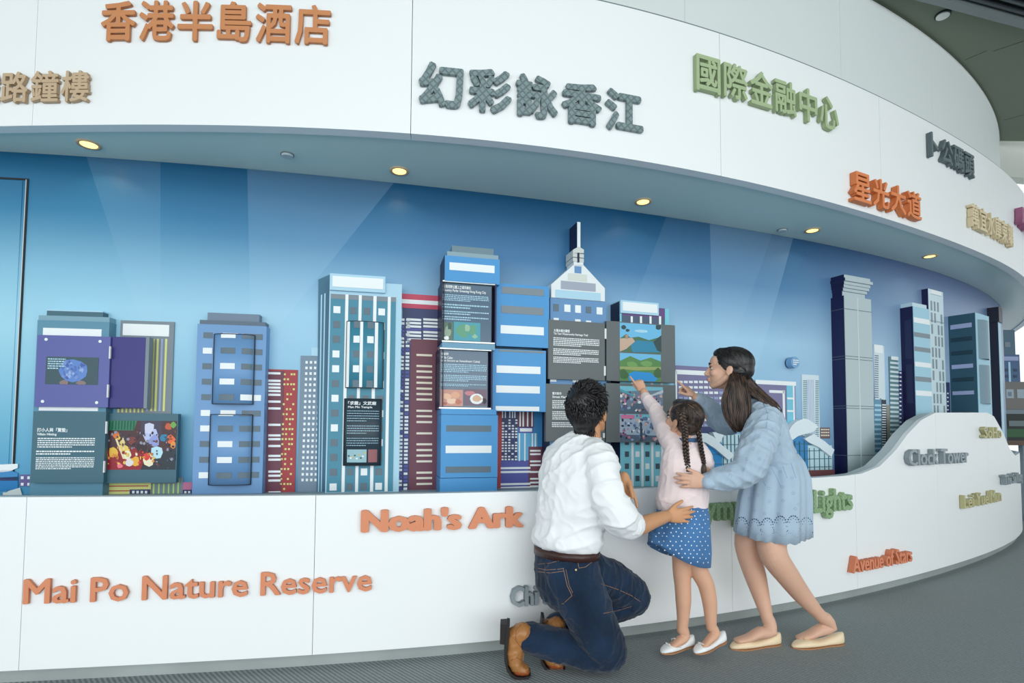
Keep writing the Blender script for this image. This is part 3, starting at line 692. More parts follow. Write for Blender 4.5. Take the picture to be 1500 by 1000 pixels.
# ---- T3 teal tower
fb=Frm(cM,466.5,600); D=fb.depth(0,478,600)
D=.1; f=Frm(cM,525,600); D3=D
t=thing('model_tower','tall teal model tower with white ribs, a curved door and a curved text panel','model building',f.W(0,ZLED,.1),'model towers along the mural')
aL,aR=f.loc(483,415,D)[0],f.loc(588.5,440,D)[0]; zT=f.loc(535,413,D)[1]
MB().box(f,aL,aR,ZLED,zT,0,D).out('body',LBL,t)
zc=f.loc(535,433,D)[1]; aLx=f.loc(484.5,440,D)[0];aRx=f.loc(580,440,D)[0]
MB().box(f,aLx,aRx,ZLED+.004,zc,D,D+.003).out('facade',T3T,t)
MB().box(f,aLx,aRx,f.loc(535,440,D)[1],zc,D+.003,D+.004).out('facade_band',GREYP,t)
a0,a1,z0,z1=f.rect(483,402.5,564.5,426.5,D+.02); hd=MB().box(f,a0,a1,z0,z1,0,D+.02).out('header_sign',LBL,t)
pbox('sign_face',f,487,406,561.5,421.5,D+.02,D+.023,WHT,hd)
s0=.004
fs_=Frm(cM,473,600);ppoly('printed_side',fs_,[(466.5,409),(485,401),(476,722),(463.5,722)],.001,.012,c_('tower_side_teal',60,112,138),t)
for k in range(2): ppoly('side_stripe',fs_,[(470+5*k,432-2*k),(472+5*k,431-2*k),(467.3+4*k,720),(465.8+4*k,720)],.012,.014,LBL,t)
L=lambda u,v:f.loc(u,v,D)[0]
ribs=[(L(x0,440),L(x1,440)) for x0,x1 in ((506,510.5),(525.6,530),(547,551.7),(568,572.5))]
for a,b in ribs: MB().box(f,a,b,ZLED+.004,zc,D+.003,D+.006).out('rib',WHT,t)
wc=[(L(x0,455),L(x1,455)) for x0,x1 in ((488.5,498.7),(513,522),(533,542.4),(554.3,564))]
wz=[f.loc(530,455.5+21.4*i,D)[1] for i in range(13)]; hh=abs(f.loc(530,455,D)[1]-f.loc(530,460,D)[1])
c1='wggwwgwgwgggw';allp=[c1[0]+'ggw']+[c1[i]+('gwwg','wggw','gggg','wgww')[i%4][1:] for i in range(1,11)]+['ggwg','wggw']
for z,pt in zip(wz,allp):
    for (a,b),c in zip(wc,pt): MB().box(f,a,b,z-hh,z+hh,D+.003,D+.005).out('window',WHT if c=='w' else DRK,t)
o,d,(a0,a1,z0,z1)=cflap(f,(507,471,561.5,568),D+.004,.03,T3T,t)
sh=.4*(a1-a0)*.2
for a,b in ribs: 
    a_,b_=a+.012,b+.012
    if a0<a_ and b_<a1: onflap(f,d,o,a_,b_,z0+.003,z1-.003,WHT,'rib')
for i,z in enumerate(wz[1:6]):
    for j,(a,b) in enumerate(wc[1:]):
        a_,b_=a+.022,min(b+.022,a1-.003)
        if b_-a_>.008 and z-hh>z0: onflap(f,d,o,a_,b_,z-hh,z+hh,WHT if (i,j) in ((1,0),(1,1),(3,0),(3,2)) else DRK)
o,d,(a0,a1,z0,z1)=cflap(f,(503.5,584,558.5,681.5),D+.004,.03,c_('text_panel_dark',50,68,80),t,'curved_text_panel')
fz=lambda v:f.loc(530,v,D+.03)[1]
def cwords(f,d,o,txt,a0,a1,z0,z1,m,bold=.02):
    v,ff=glyph(txt,bold);lo,hi=v.min(0),v.max(0);W=[]
    for p in v:
        a=a0+(p[0]-lo[0])/(hi[0]-lo[0])*(a1-a0);W.append(f.W(a,z0+(p[1]-lo[1])/(hi[1]-lo[1])*(z1-z0),d(a)+.001+(p[2]+.5)*.001))
    return mk('lettering',W,ff,m,o)
w=a1-a0
cwords(f,d,o,'「求籤」文武廟',a0+w*.1,a0+w*.85,fz(593),fz(587.5),WHT);cwords(f,d,o,'Man Mo Temple',a0+w*.1,a0+w*.75,fz(598.5),fz(594.5),WHT)
b=MB()
for v0,v1,n in ((600,618,5),(622,636,4),(640,654,4)):
    for i in range(n):
        z=fz(v0+(v1-v0)*(i+.5)/n);x=a0+w*.08;e=a0+w*(.93 if i<n-1 else .6)
        while x<e:
            q=R.uniform(.004,.012);q=min(q,e-x);k=len(b.v);hh2=.0016
            for aa in (x,x+q):
                for zz in (z-hh2,z+hh2): b.v.append(f.W(aa,zz,d(aa)+.0015))
            b.f.append([k,k+2,k+3,k+1]);b.mi.append(0);x+=q+.0026
q=b.out('text_line',LBL,o);q['kind']='stuff'
onflap(f,d,o,a0+w*.1,a0+w*.62,fz(677),fz(658),pc('temple_pale',150,190,200),'picture',6);onflap(f,d,o,a0+w*.66,a0+w*.9,fz(677),fz(658),pc('temple_red',150,90,96),'picture')
for i in range(9):
    x=a0+w*(.12+.045*i*1.2);z=fz(672-R.uniform(0,9));onflap(f,d,o,x,x+w*.05,z-.004,z+.004,[pc('dark_green',58,86,96),WHT,pc('gold',210,190,90)][i%3],'picture_detail',1,.002)
# ---- prints right of T3
o,fr=prnt('printed_tower',588,432,660,722,NVY); 
for v0,v1,m in ((432,440,c_('print_crimson',206,70,100)),(440,446,WHT),(446,452.5,c_('print_crimson',206,70,100))): pbox('printed_band',fr,588,v0,662,v1,.006,.008,m,mw)
for x0,x1 in ((596,617),(620,641)):
    prects('printed_window',fr,[(x0,v-1.6,x1,v+1.6) for v in (468,473,478,486.5,491.5,497)],.006,.008,WHT,mw,joined=True)
    prects('printed_window',fr,[(x0,v-1.6,x1,v+1.6) for v in (482.3,502)],.006,.008,VIO,mw,joined=True)
rr=[];rv=[]
for i in range(46):
    v=468+i*5.5
    for j,x in enumerate((587,595)): (rr if R.random()<.62 else rv).append((x-(i*.09),v-1.7,x+5.5-(i*.09),v+1.7))
prects('printed_window',fr,rr,.006,.008,WHT,mw,joined=True);prects('printed_window',fr,rv,.006,.008,VIO,mw,joined=True)
pbox('printed_front',fr,600,497,645,722,.006,.009,MAR,mw)
prects('printed_window',fr,[(610,v-1.5,633,v+1.5) for v in (520,536,544,552.5,560.5,569,577,585,601.5,609.5,618,634.5,650.5,659,667,675.5,692,700,708.5)],.009,.011,c_('print_cream',236,226,206),mw,joined=True)
# ---- T4 cornflower tower with two open boxes
f=Frm(cM,690,600); fb=Frm(cM,641,600); D=.2
t=thing('model_tower','cornflower blue model tower of stacked boxes, two of them open with text boards','model building',f.W(0,ZLED,.1),'model towers along the mural')
pbox('roof_slab',f,662,362,723,373,0,D-.03,c_('roof_slate_light',110,138,150),t); pbox('cap',f,655,371,730,377.5,0,D-.008,c_('cap_pale',140,168,180),t)
LLd=lambda u,v,d=None:f.loc(u,v,D if d is None else d)[0]
def bx(name,u0,v0,u1,v1,d0,d1,m,par=None): return pbox(name,f,u0,v0,u1,v1,d0,d1,m,par or t)
a0,a1,z0,z1=f.rect(651.5,377,732,414,D); MB().box(f,a0,a1,z0,z1,0,D).out('top_box',T4B,t); MB().box(f,a0-.003,a0,ZLED,z1,.005,D-.004).out('side_face',NAVY,t)
bx('window_band',658.4,386.5,724.5,397.5,D,D+.002,WHT)
for k,(v0,v1,ul,ur,ti) in enumerate(((414,503,646.5,725.5,0),(511,599,643,720,1))):
    a0,a1,z0,z1=f.rect(ul,v0,ur,v1,D-.02)
    MB().box(f,a0,a1,z0,z1,0,D-.07).out('box_back',NAVY,t)
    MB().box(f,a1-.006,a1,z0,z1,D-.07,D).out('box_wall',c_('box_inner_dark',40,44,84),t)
    MB().box(f,a0,a0+.003,z0,z1,D-.07,D).out('box_wall',NAVY,t)
    MB().box(f,a0,a1-.006,z1-.008,z1,D-.07,D).out('box_rail',ALU,t); MB().box(f,a0,a1-.006,z0,z0+.008,D-.07,D).out('box_rail',ALU,t)
    bd=MB().box(f,a0+.004,a1-.022,z0+.01,z1-.01,D-.06,D-.02).out('text_board',T4T,t)
    if k==0:
        words(f,'香港郊野公園上之城市綠化',649,418,690,423,D-.018,WHT,bd);words(f,'Country Parks: Greening Hong Kong City',649,424.5,712,429.5,D-.018,WHT,bd)
        for q in ((648,432,716,442,4),(648,445.5,716,453,2),(648,455.5,716,462,2),(648,463.5,716,470,2)): para(f,*q,D-.018,LBL,bd)
        photo(f,664.5,472,703.5,499,D-.019,pc('sea_teal',74,160,176),[(blob(.35,.5,.25,.4),pc('land_green',96,160,130)),(blob(.7,.4,.18,.3),pc('land_green',96,160,130)),(blob(.5,.3,.1,.2),pc('land_pale',150,190,160)),(blob(.8,.75,.1,.12),pc('land_pale',150,190,160))],bd,'map')
        photo(f,647.5,472,663.5,499,D-.019,pc('leaf',92,120,104),[(blob(.5,.5,.3),pc('leaf_pale',150,170,150)),(blob(.4,.85,.3,.1),WHT),(blob(.7,.2,.2),pc('leaf_dark',56,90,80))],bd,'picture')
    else:
        words(f,'老婆餅',646,516,657,520,D-.018,WHT,bd);words(f,'Wife Cake',646,521.5,663,525.5,D-.018,WHT,bd);words(f,'(also known as Sweetheart Cake)',646,527,703,531,D-.018,WHT,bd)
        for q in ((645.5,533,713,546,5),(645.5,549,713,559,4),(645,562,712,566,2)): para(f,*q,D-.018,LBL,bd)
        cc=lambda n,c:mat('photo_'+n,c,.4)
        photo(f,645,570.5,678,594.6,D-.019,cc('cake_pink',(206,150,136)),[(blob(.3,.4,.2),cc('cake_a',(236,190,160))),(blob(.65,.35,.2),cc('cake_b',(226,170,140))),(blob(.5,.7,.25,.2),cc('cake_c',(240,204,178))),(blob(.8,.75,.15),cc('cake_d',(196,120,96))),(blob(.2,.85,.1),cc('cake_e',(180,110,96)))],bd)
        photo(f,680,570,713,593.5,D-.019,cc('table',(120,100,116)),[(blob(.25,.25,.25,.15),cc('pinkish',(200,130,140))),(blob(.55,.6,.3,.33,14,.03),WHT),(blob(.55,.6,.2,.22),cc('cake_f',(220,180,150))),(blob(.9,.7,.1,.2),cc('dark',(60,50,60)))],bd)
a0,a1,z0,z1=f.rect(647.5,502.8,725,511.3,D); MB().box(f,a0,a1,z0,z1,0,D).out('divider',c_('divider_blue',110,160,190),t)
a0,a1,z0,z1=f.rect(646.5,599,727,607,D+.004); MB().box(f,a0,a1,z0,z1,0,D+.004).out('divider',T4B,t)
a0,a1,z0,z1=f.rect(645.8,607.5,729,700,D); MB().box(f,a0,a1,z0+.003,z1,0,D).out('closed_box',T4B,t); MB().box(f,a0-.002,a1-.002,ZLED,z0,0,D-.002).out('plinth',T4B,t)
for q,m in (((653.7,623,719.7,632),DRK),((652.8,652.5,720,663.3),WHT),((652.8,683,719,692),DRK)): bx('window_band',*q,D,D+.002,m)
for q,bands in (((727,417,804.5,508),(((735,421.5,796.7,431.5),GREYP),((734.3,449,796,460),GREYP),((733.3,477.5,796.7,489.5),WHT))),((721.5,512,799.6,602.5),(((727.4,536,791.7,546.7),WHT),((726.8,565,790.8,575.5),WHT),((726,595,790,601.5),WHT),((731,513,797,516),GREYP)))):
    o=bx('opened_door',*q,D-.075,D-.045,T4B)
    for r,m in bands: pbox('window_band',f,*r,D-.045,D-.043,m,o)
    a0,a1,z0,z1=f.rect(*q,D-.05); MB().box(f,a0+.02,a1-.03,z0+.02,z1-.02,0.0,D-.076).out('door_bracket',NAVY,t)
# ---- prints below the open doors
o,fr=prnt('printed_street_block',728,600,795,719,BLU,d=.004)
def pr(name,u0,v0,u1,v1,m,d0=.004,d=.006): return pbox(name,fr,u0,v0,u1,v1,d0,d,m,mw)
pr('printed_strip',729,600,735,719,REDP);pr('printed_tower',735,600,758,676,NVY);pr('printed_tower',758,600,782,626,MAR)
prects('printed_stripe',fr,[(x,600,x+1.6,612) for x in (735.5,739.5,746,750,753.5)]+[(x,600,x+2,624.5) for x in (761,765.5,772,778.5)],.006,.008,WHT,mw,joined=True)
rr=[]
for i in range(15):
    for x in (735.5,740,745,750,755):
        if R.random()<.7: rr.append((x-.05*i,615-.8+i*4.1,x+3-.05*i,615+1.4+i*4.1))
prects('printed_window',fr,rr,.006,.008,WHT,mw,joined=True)
pr('printed_sign',760,624.5,781,634,VIO);pr('printed_sign_face',761.5,627,779.5,632,WHT,.006,.008);pr('printed_tower',758,634,787,676,SKYB)
prects('printed_stripe',fr,[(x,634.5,x+1.8,(675 if x<772 else 654)) for x in (760,768,779,783.5)],.006,.008,WHT,mw,joined=True)
pr('printed_block',733.5,674,777,719,VIO);prects('printed_window',fr,[(733.5,v-1.5,777,v+1.5) for v in (685.3,691,708.7,714)],.006,.008,WHT,mw,joined=True)
pr('printed_tower',774,654,795,719,MAR,.004,.0065);prects('printed_window',fr,[(776.5,v-1.3,792,v+1.3) for v in (660,665,675.5,681,691,701,706.5,712)],.0065,.0085,WHT,mw,joined=True)
# ---- T5 spire tower with grey flaps
f=Frm(cM,846,560); D=.13
t=thing('model_tower','white-gabled model tower with a thin spire above dark grey text flaps','model building',f.W(0,ZLED,.08),'model towers along the mural')
WG=c_('spire_white',232,238,240)
def bx(name,u0,v0,u1,v1,d0,d1,m,par=None): return pbox(name,f,u0,v0,u1,v1,d0,d1,m,par or t)
sp_=bx('spire_rod',845.7,325,850.2,364,.02,D,WG); a0,a1,z0,z1=f.rect(845.7,325,850.2,364,D); MB().box(f,a0-.001,a0,z0,z1,.01,D-.004).out('side_face',NAVY,t)
ppoly('spire_collar',f,[(839.5,370.5),(839.5,365.5),(847.8,361),(855.3,365.5),(855.3,370.5)],.02,D+.004,c_('collar_grey',206,212,208),t)
for v in (371,377.5): bx('spire_collar',839.3,v+.4,855.3,v+5.8,.02,D+.004,c_('collar_grey',206,212,208))
bx('spire_core',846,370,848.8,384,D+.004,D+.007,NAVY); bx('spire_neck',840.5,383.5,854.5,389,.02,D,WG)
g=ppoly('gable',f,[(807.5,435.4),(807.5,416.4),(839.8,388),(854.6,388),(886,422),(886,441.5)],.0,D,WG,t)
for q,m in (((841.7,389.8,851.7,400),T5B),((832,401,860,411.5),c_('gable_beige',214,220,212)),((821.7,413,872.6,425),c_('gable_grey',164,172,188)),((813.7,426.5,880,438),LBL)): pbox('gable_panel',f,*q,D,D+.002,m,g)
aa=[f.loc(u,v,D) for u,v in ((807.5,435.4),(807.5,416.4),(839.8,388))]
a0,a1,z0,z1=f.rect(806,439,888,473,D);MB().box(f,a0,a1,ZLED,z1,0,D).out('body',T5B,t);MB().box(f,a0-.003,a0,ZLED,z1,0,D-.005).out('side_face',NAVY,t)
for q,m in (((810.5,445,818.5,455.5),DRK),((826.7,446,835.6,456.6),WHT),((842.6,447,851,458),WHT),((858.4,449,866,458.5),DRK),((874,450,882.5,460.4),WHT)): bx('window',*q,D,D+.002,m)
for u0,u1,v in ((811,818.5,467),(842.5,850.5,469),(858.5,866,471),(806,815,557),(839,848,558),(855,864,558.5)): bx('window',u0,v-1.5,u1,v+1.8,D,D+.002,WHT)
for (v0,v1,ul,ur,k) in ((470.5,556,803.3,886,0),(563,646.5,799.7,886,1)):
    a0,a1,z0,z1=f.rect(ul,v0,ur,v1,D+.03);o=MB().box(f,a0,a1,z0,z1,D+.003,D+.03).out('text_flap',FLAP,t)
    if k==0:
        words(f,'大潭水塘古蹟徑',811,482,834.5,486.5,D+.03,WHT,o);words(f,'Tai Tam Waterworks Heritage Trail',811,488,861,492,D+.03,WHT,o)
        for q in ((810.5,495,878,508,5),(810.5,511,877,521,4),(810.5,523,877,532.5,4)): para(f,*q,D+.031,WHT,o)
    else:
        words(f,'露天街市',809,574,822.5,578,D+.03,WHT,o);words(f,'Street Market Stalls',809,579.5,845,583,D+.03,WHT,o)
        for q in ((809,586,875,599,5),(809,602,875,615,5),(808.5,618,875,626,3)): para(f,*q,D+.031,WHT,o)
f6=f
for v0,v1,ul,ur in ((473,559,888.5,989),(562.5,647.5,887.5,990)):
    a0,a1,z0,z1=f.rect(ul,v0,ur,v1,D+.03);o=MB().box(f,a0,a1,z0,z1,D+.003,D+.03).out('photo_flap',FLAP,t)
    if v0<500:
        photo(f,907.8,474.3,968.5,516.3,D+.0302,pc('sky',108,186,226),[([(0,.55),(.15,.38),(.25,.5),(.45,.45),(.7,.55),(1,.4),(1,1),(0,1)],pc('hill',70,112,84)),([(.25,.72),(.4,.58),(.95,.6),(1,.95),(.3,1)],pc('lake',38,132,168)),([(0,.55),(.3,.5),(.36,.62),(.15,.9),(0,1)],pc('stone',198,170,150)),([(.13,.4),(.2,.4),(.2,.55),(.13,.55)],pc('stone_dark',170,140,124)),([(.8,.6),(1,.35),(1,.95),(.9,.9)],pc('dark_hill',44,70,72)),(blob(.1,.15,.06,.08),pc('dark_hill',44,70,72)),(blob(.18,.25,.05,.05),pc('dark_hill',44,70,72)),(blob(.93,.05,.08,.1),pc('dark_hill',44,70,72)),(blob(.5,.25,.2,.05),pc('cloud',170,214,236))],o)
        photo(f,907.8,518,968,558,D+.0302,pc('green_bank',84,134,76),[([(0,0),(1,0),(1,.25),(.75,.12),(.5,.25),(.25,.1),(0,.3)],pc('sky',108,186,226)),([(0,.5),(1,.45),(1,.55),(.4,.62),(0,.58)],pc('olive',150,164,100)),([(.2,.75),(.35,.65),(.75,.68),(.92,.9),(.85,1),(.22,1)],pc('bright_lake',36,146,214)),(blob(.1,.8,.12,.2),pc('bush',60,100,60)),(blob(.93,.7,.1,.2),pc('bush',60,100,60)),(blob(.3,.4,.15,.1),pc('bush2',110,160,90)),(blob(.65,.35,.18,.1),pc('bush2',110,160,90))],o)
    else:
        for (q0,q1,q2,q3),base in (((908,566,971,604.5),pc('market_grey',110,130,150)),((907.8,606.5,971,646),pc('crowd_pale',170,186,206))):
            sh=[([(0,.0),(1,0),(1,.12),(0,.2)],pc('roof_teal',120,190,210)),([(0,.75),(1,.8),(1,1),(0,1)],pc('street',84,104,124))]
            for i in range(95):
                x,y=R.random(),R.uniform(.25 if q1<600 else .05,.98);c=R.choice(((230,236,240),(60,66,86),(196,120,150),(150,170,200),(40,44,56),(214,180,170),(120,90,130),(90,120,160)))
                sh.append((blob(x,y,R.uniform(.015,.045),R.uniform(.03,.08),6),mat('photo_%d_%d_%d'%c,c,.4)))
            if q1<600: sh+=[([(0,.1),(.35,.35),(.3,.38),(0,.2)],pc('beam_teal',80,160,180)),([(1,.1),(.65,.35),(.7,.38),(1,.22)],pc('beam_pale',190,200,210)),([(.3,.65),(.7,.65),(.75,.85),(.25,.85)],pc('street',84,104,124))]
            else: sh+=[([(.02,.03),(.33,.03),(.33,.17),(.02,.17)],pc('banner_pink',214,120,160)),([(.45,.3),(.5,.3),(.52,1),(.46,1)],pc('pole',60,80,100))]
            photo(f,q0,q1,q2,q3,D+.0302,base,sh,o)
for u,v0,v1 in ((887.2,481,496),(886.2,536,550),(884.8,634,641)): bx('hinge',u-1.4,v0,u+1.2,v1,D,D+.033,HNG)
# ---- T6 aqua tower behind the photo flaps
f=Frm(cM,942,560); D=.115
t=thing('model_tower','aqua model tower with white ribs behind the open photo flaps','model building',f.W(0,ZLED,.08),'model towers along the mural')
aL,aR=f.loc(908.5,560,D)[0],f.loc(981,560,D)[0];z1=f.loc(942,449,D)[1]
MB().box(f,aL,aR,ZLED,z1,0,D-.002).out('body',T6C,t);MB().box(f,aL-.003,aL,ZLED,f.loc(908,441,D)[1],0,D-.004).out('side_face',NAVY,t)
bx=lambda name,u0,v0,u1,v1,d0,d1,m,par=None: pbox(name,f,u0,v0,u1,v1,d0,d1,m,par or t)
bx('header_sign',909,441.5,965,460,0,D+.01,LBL);bx('sign_face',912.5,444,963,456.5,D+.01,D+.012,WHT)
bx('facade_band',911,449,974,467,D-.002,D,c_('tower_plum',104,76,132));bx('facade_band',911,464,974,476,D,D+.001,c_('tower_grey_dark',78,94,118))
for u in (925.5,939,953,967): bx('rib',u-1.5,463,u+1.5,475,D+.001,D+.003,WHT)
for u in (926.5,941,955.5,970): bx('rib',u-1.6,559,u+1.6,714,D-.002,D+.001,WHT)
for v,pt in ((665,'dwdwd'),(682.6,'ddwdd'),(700.6,'wddwd'),(647.5,'ddddd')):
    for u,c in zip((918.5,934,948.5,963.5,977),pt): bx('window',u-2.9,v-4,u+2.9,v+4,D-.002,D,WHT if c=='w' else c_('window_dark',66,84,100))
# ---- prints behind the girl and woman
o,fr=prnt('printed_tower',990,537,1067,640,c_('print_mauve',126,122,162))
pbox('printed_frame',fr,990,543,1066,549.5,.006,.008,WHT,mw);pbox('printed_frame',fr,989.5,543,992,640,.006,.008,WHT,mw)
rw=[];rl=[]
for i in range(10):
    for j in range(9):
        q=(994.5+j*7.4,557.5+i*7.9,1000+j*7.4,561+i*7.9)
        if q[2]<1065:(rw if R.random()<.7 else rl).append(q)
prects('printed_window',fr,rw,.006,.008,WHT,mw,joined=True);prects('printed_window',fr,rl,.006,.008,LAV,mw,joined=True)
pbox('printed_block',fr,1020,625,1050,640,.008,.010,NVY,mw)
o,fr=prnt('printed_gateway',1108,558,1165.5,645,c_('print_mauve',126,122,162))
pbox('printed_frame',fr,1107,557.5,1166,563.5,.006,.009,WHT,mw);pbox('printed_pillar',fr,1153,564,1162,645,.006,.008,c_('print_aqua',120,200,226),mw)
pbox('printed_frame',fr,1162.2,564,1164.4,645,.006,.008,WHT,mw);prects('printed_frame',fr,[(1127,571.5,1150,575.5),(1147,571.5,1150,630)],.006,.009,WHT,mw)
prects('printed_band',fr,[(1153,v,1162,v+2.6) for v in (582,600.5)],.008,.010,WHT,mw)
o,fr=prnt('printed_tower',1175.5,549,1200.5,655,c_('print_tower_pale',214,230,238))
prects('printed_window',fr,[(1176.5,557+i*2.7,1182,558.4+i*2.7) for i in range(34)]+[(1194.5,557+i*2.7,1199.5,558.4+i*2.7) for i in range(34)],.006,.007,c_('print_teal_line',110,150,160),mw,joined=True)
prects('printed_mullion',fr,[(1183+i*2.2,556,1183.7+i*2.2,650) for i in range(5)],.006,.007,LAV,mw,joined=True)
# wave-roofed hall, raised board
f=Frm(cM,1190,660);
t=thing('model_hall','white curved-roof waterfront hall with gridded glass front beside the tall grey tower','model building',f.W(0,ZLED,.02))
def bx(name,u0,v0,u1,v1,d0,d1,m,par=None): return pbox(name,f,u0,v0,u1,v1,d0,d1,m,par or t)
bx('glass_front',1158,640,1186,692,.005,.03,BLU);bx('glass_front',1184,652,1219,692,.005,.032,c_('hall_glass',196,226,234))
ppoly('roof_shell',f,[(1153,640),(1156,630),(1161,622.5),(1168,616.5),(1176,613.4),(1184,614),(1199,624),(1192,632),(1181.5,635),(1170,638),(1160,645),(1153,650)],.01,.06,c_('shell_white',228,240,246),t)
ppoly('roof_shell',f,[(1178.5,642.5),(1192,635.4),(1208,646),(1222.4,658.5),(1218,669),(1200,655),(1184.6,647.5)],.01,.05,c_('shell_white',228,240,246),t)
b=MB()
for u in (1165,1172,1179,1186,1193,1200.5,1208,1214):
    a0,a1,z0,z1=f.rect(u-.4,(646 if u<1186 else 656 if u<1202 else 664),u+.4,691,.034);b.box(f,a0,a1,z0,z1,.03,.035)
for v in (650,660,672,684):
    a0,a1,z0,z1=f.rect(1160 if v<668 else 1160,v-.5,1184 if v<655 else 1218,v+.5,.034);b.box(f,a0,a1,z0,z1,.03,.035)
b.out('mullions',c_('mullion_teal',60,110,130),t);bx('base_ledge',1140,689,1223,698,0,.05,c_('hall_base_brown',128,78,78))
o,fr=prnt('printed_tower',1202,626,1216,642,c_('print_brown',120,100,100));prects('printed_window',fr,[(1203+i*3.2,628+j*4.2,1205.3+i*3.2,630+j*4.2) for i in range(4) for j in range(3)],.006,.008,c_('print_cream',236,226,206),mw,joined=True)
# second hall further left, behind the girl and the woman
f=Frm(cM,1065,665)
t=thing('model_hall','white curved-roof hall with gridded glass front between the girl and the woman','model building',f.W(0,ZLED,.02))
bx('glass_front',1036,648,1058,702,.005,.03,c_('hall_blue',40,140,206));bx('glass_front',1056,636,1112,702,.005,.028,c_('hall_glass',196,226,234))
ppoly('roof_shell',f,[(1020,634),(1036,634.5),(1046,640),(1058,652),(1076,666),(1068,674),(1048,657),(1034,648),(1018,646)],.01,.055,c_('shell_white',228,240,246),t)
ppoly('roof_shell',f,[(1044,633),(1063,632),(1056,646),(1052,650)],.01,.05,c_('shell_white',228,240,246),t)
b=MB()
for u in (1060,1066,1071.5,1077,1083,1089,1095,1101,1107): a0,a1,z0,z1=f.rect(u-.4,637,u+.4,700,.034);b.box(f,a0,a1,z0,z1,.028,.033)
for v in (651,665,679,692): a0,a1,z0,z1=f.rect(1040,v-.5,1110,v+.5,.034);b.box(f,a0,a1,z0,z1,.028,.033)
b.out('mullions',c_('mullion_teal',60,110,130),t)
# round badge
f=Frm(cM,1164,530);t=thing('wall_badge','small round pale blue disc standing proud of the mural','badge',f.W(0,f.z,.0))
a,z=f.loc(1165.5,530.4,.06);MB().cyl(f.W(a,z,.012),(f.N[0],f.N[1],0),.040,.045,32).out('disc',[c_('badge_blue',120,166,208)],t)
MB().cyl(f.W(a,z,.0),(f.N[0],f.N[1],0),.036,.013,24).out('spacer',NAVY,t)
para(f,1162,526,1170,535,3,.0575,WHT,t)
# ---- towers at the right
def rtower(label,ub,uf,ur,vt,vside,mfront,mside,vm=560,zb=ZLED,grp='model towers along the mural',cap=None,cur=cM):
    fb=Frm(cur,ub,vm); D=max(.05,fb.depth(0,uf,vm)); aR=fb.loc(ur,vm,D)[0]
    t=thing('model_tower',label,'model building',fb.W(aR/2,ZLED,D/2),grp)
    zT=fb.loc(uf,vt,D)[1]
    MB().box(fb,0,aR,zb,zT,0,D).out('body',mfront,t)
    MB().box(fb,-.003,0,zb,zT,0,D-.003).out('side_face',mside,t)
    return t,fb,D,aR,zT
G8=c_('tower_pale_grey',182,198,202)
NV2=c_('deep_navy_side',20,24,72)
t,f,D,aR,zT=rtower('tall pale grey model tower with a moulded top and a deep navy side',1220,1240,1279,433,0,G8,NV2)
zz=[f.loc(1239,v,D)[1] for v in (402,407,411.5,416,420.5,425,433)]
for k,(e,m) in enumerate(((.0,G8),(.012,G8),(.0,G8),(-.006,G8),(-.016,G8),(-.026,G8))):
    MB().box(f,-.01-e*.5+.016,aR-.004+e,zz[k+1],zz[k]-.001,0,D+e).out('moulding',m,t); MB().box(f,-.014-e*.5+.016,-.01-e*.5+.016,zz[k+1],zz[k]-.001,0,D+e-.002).out('moulding_side',NV2,t)
for v in (452,521,525,594,597.5,667):
    z=f.loc(1239,v,D)[1];MB().box(f,-.0035,aR+.001,z-.002,z+.002,.0,D+.001).out('joint',c_('joint_grey',84,98,112),t)
z_=f.loc(1258,560,D)[0]; MB().box(f,z_,z_+.012,ZLED,zT,D,D+.002).out('vertical_rib',c_('rib_pale',204,216,218),t)
t,f,D,aR,zT=rtower('light blue model tower with grey and white bands, right of the grey tower',1321.5,1341.5,1364.5,449,0,c_('tower_ice_blue',160,208,228),NV2)
a0=f.loc(1344,445,D)[0];z0=f.loc(1344,449,D)[1];z1=f.loc(1344,443.5,D)[1];MB().box(f,.01,aR-.02,z0,z1,0,D-.01).out('cap',c_('cap_ice',196,220,230),t)
for v0,v1,m in ((465,472.5,WHT),(486.5,493,GREYP),(507.5,514,GREYP),(529.6,536.5,WHT),(551,558,GREYP),(571.5,579,WHT)):
    za,zb_=f.loc(1342,v1,D)[1],f.loc(1342,v0,D)[1];MB().box(f,.004,aR-.004,za,zb_,D,D+.002).out('window_band',m,t)
for v0,v1 in ((468,525),(533,590)):
    za,zb_=f.loc(1341,v1,D)[1],f.loc(1341,v0,D)[1];MB().box(f,-.006,-.003,za,zb_,D*.35,D*.85).out('side_panel',c_('side_panel_navy',36,44,84),t)
t,f,D,aR,zT=rtower('tall narrow white model tower with grey slot windows, behind the light blue one',1354,1362.5,1385.5,423,0,c_('tower_ice_white',206,226,234),NV2)
for k in range(4):
    a=aR*(.12+.22*k);
    for v0 in range(440,600,17):
        if (v0//17+k)%4==0: continue
        za,zb_=f.loc(1362,v0+14,D)[1],f.loc(1362,v0,D)[1];MB().box(f,a,a+aR*.1,za,zb_,D,D+.002).out('slot_window',c_('slot_grey',130,150,160),t)
za,zb_=f.loc(1362,430,D)[1],f.loc(1362,424,D)[1];MB().box(f,aR*.1,aR*.8,za,zb_,D,D+.01).out('header_sign',WHT,t)
z=f.loc(1362,469,D)[1];MB().box(f,0,aR,z-.002,z+.002,D,D+.003).out('joint',GREYP,t)
t,f,D,aR,zT=rtower('dark teal model tower with pale bands and two curved panels at its front',1392,1433.5,1452,459,0,c_('tower_ice_blue',160,208,228),c_('tower_deep_teal',44,84,104),zb=1.12)
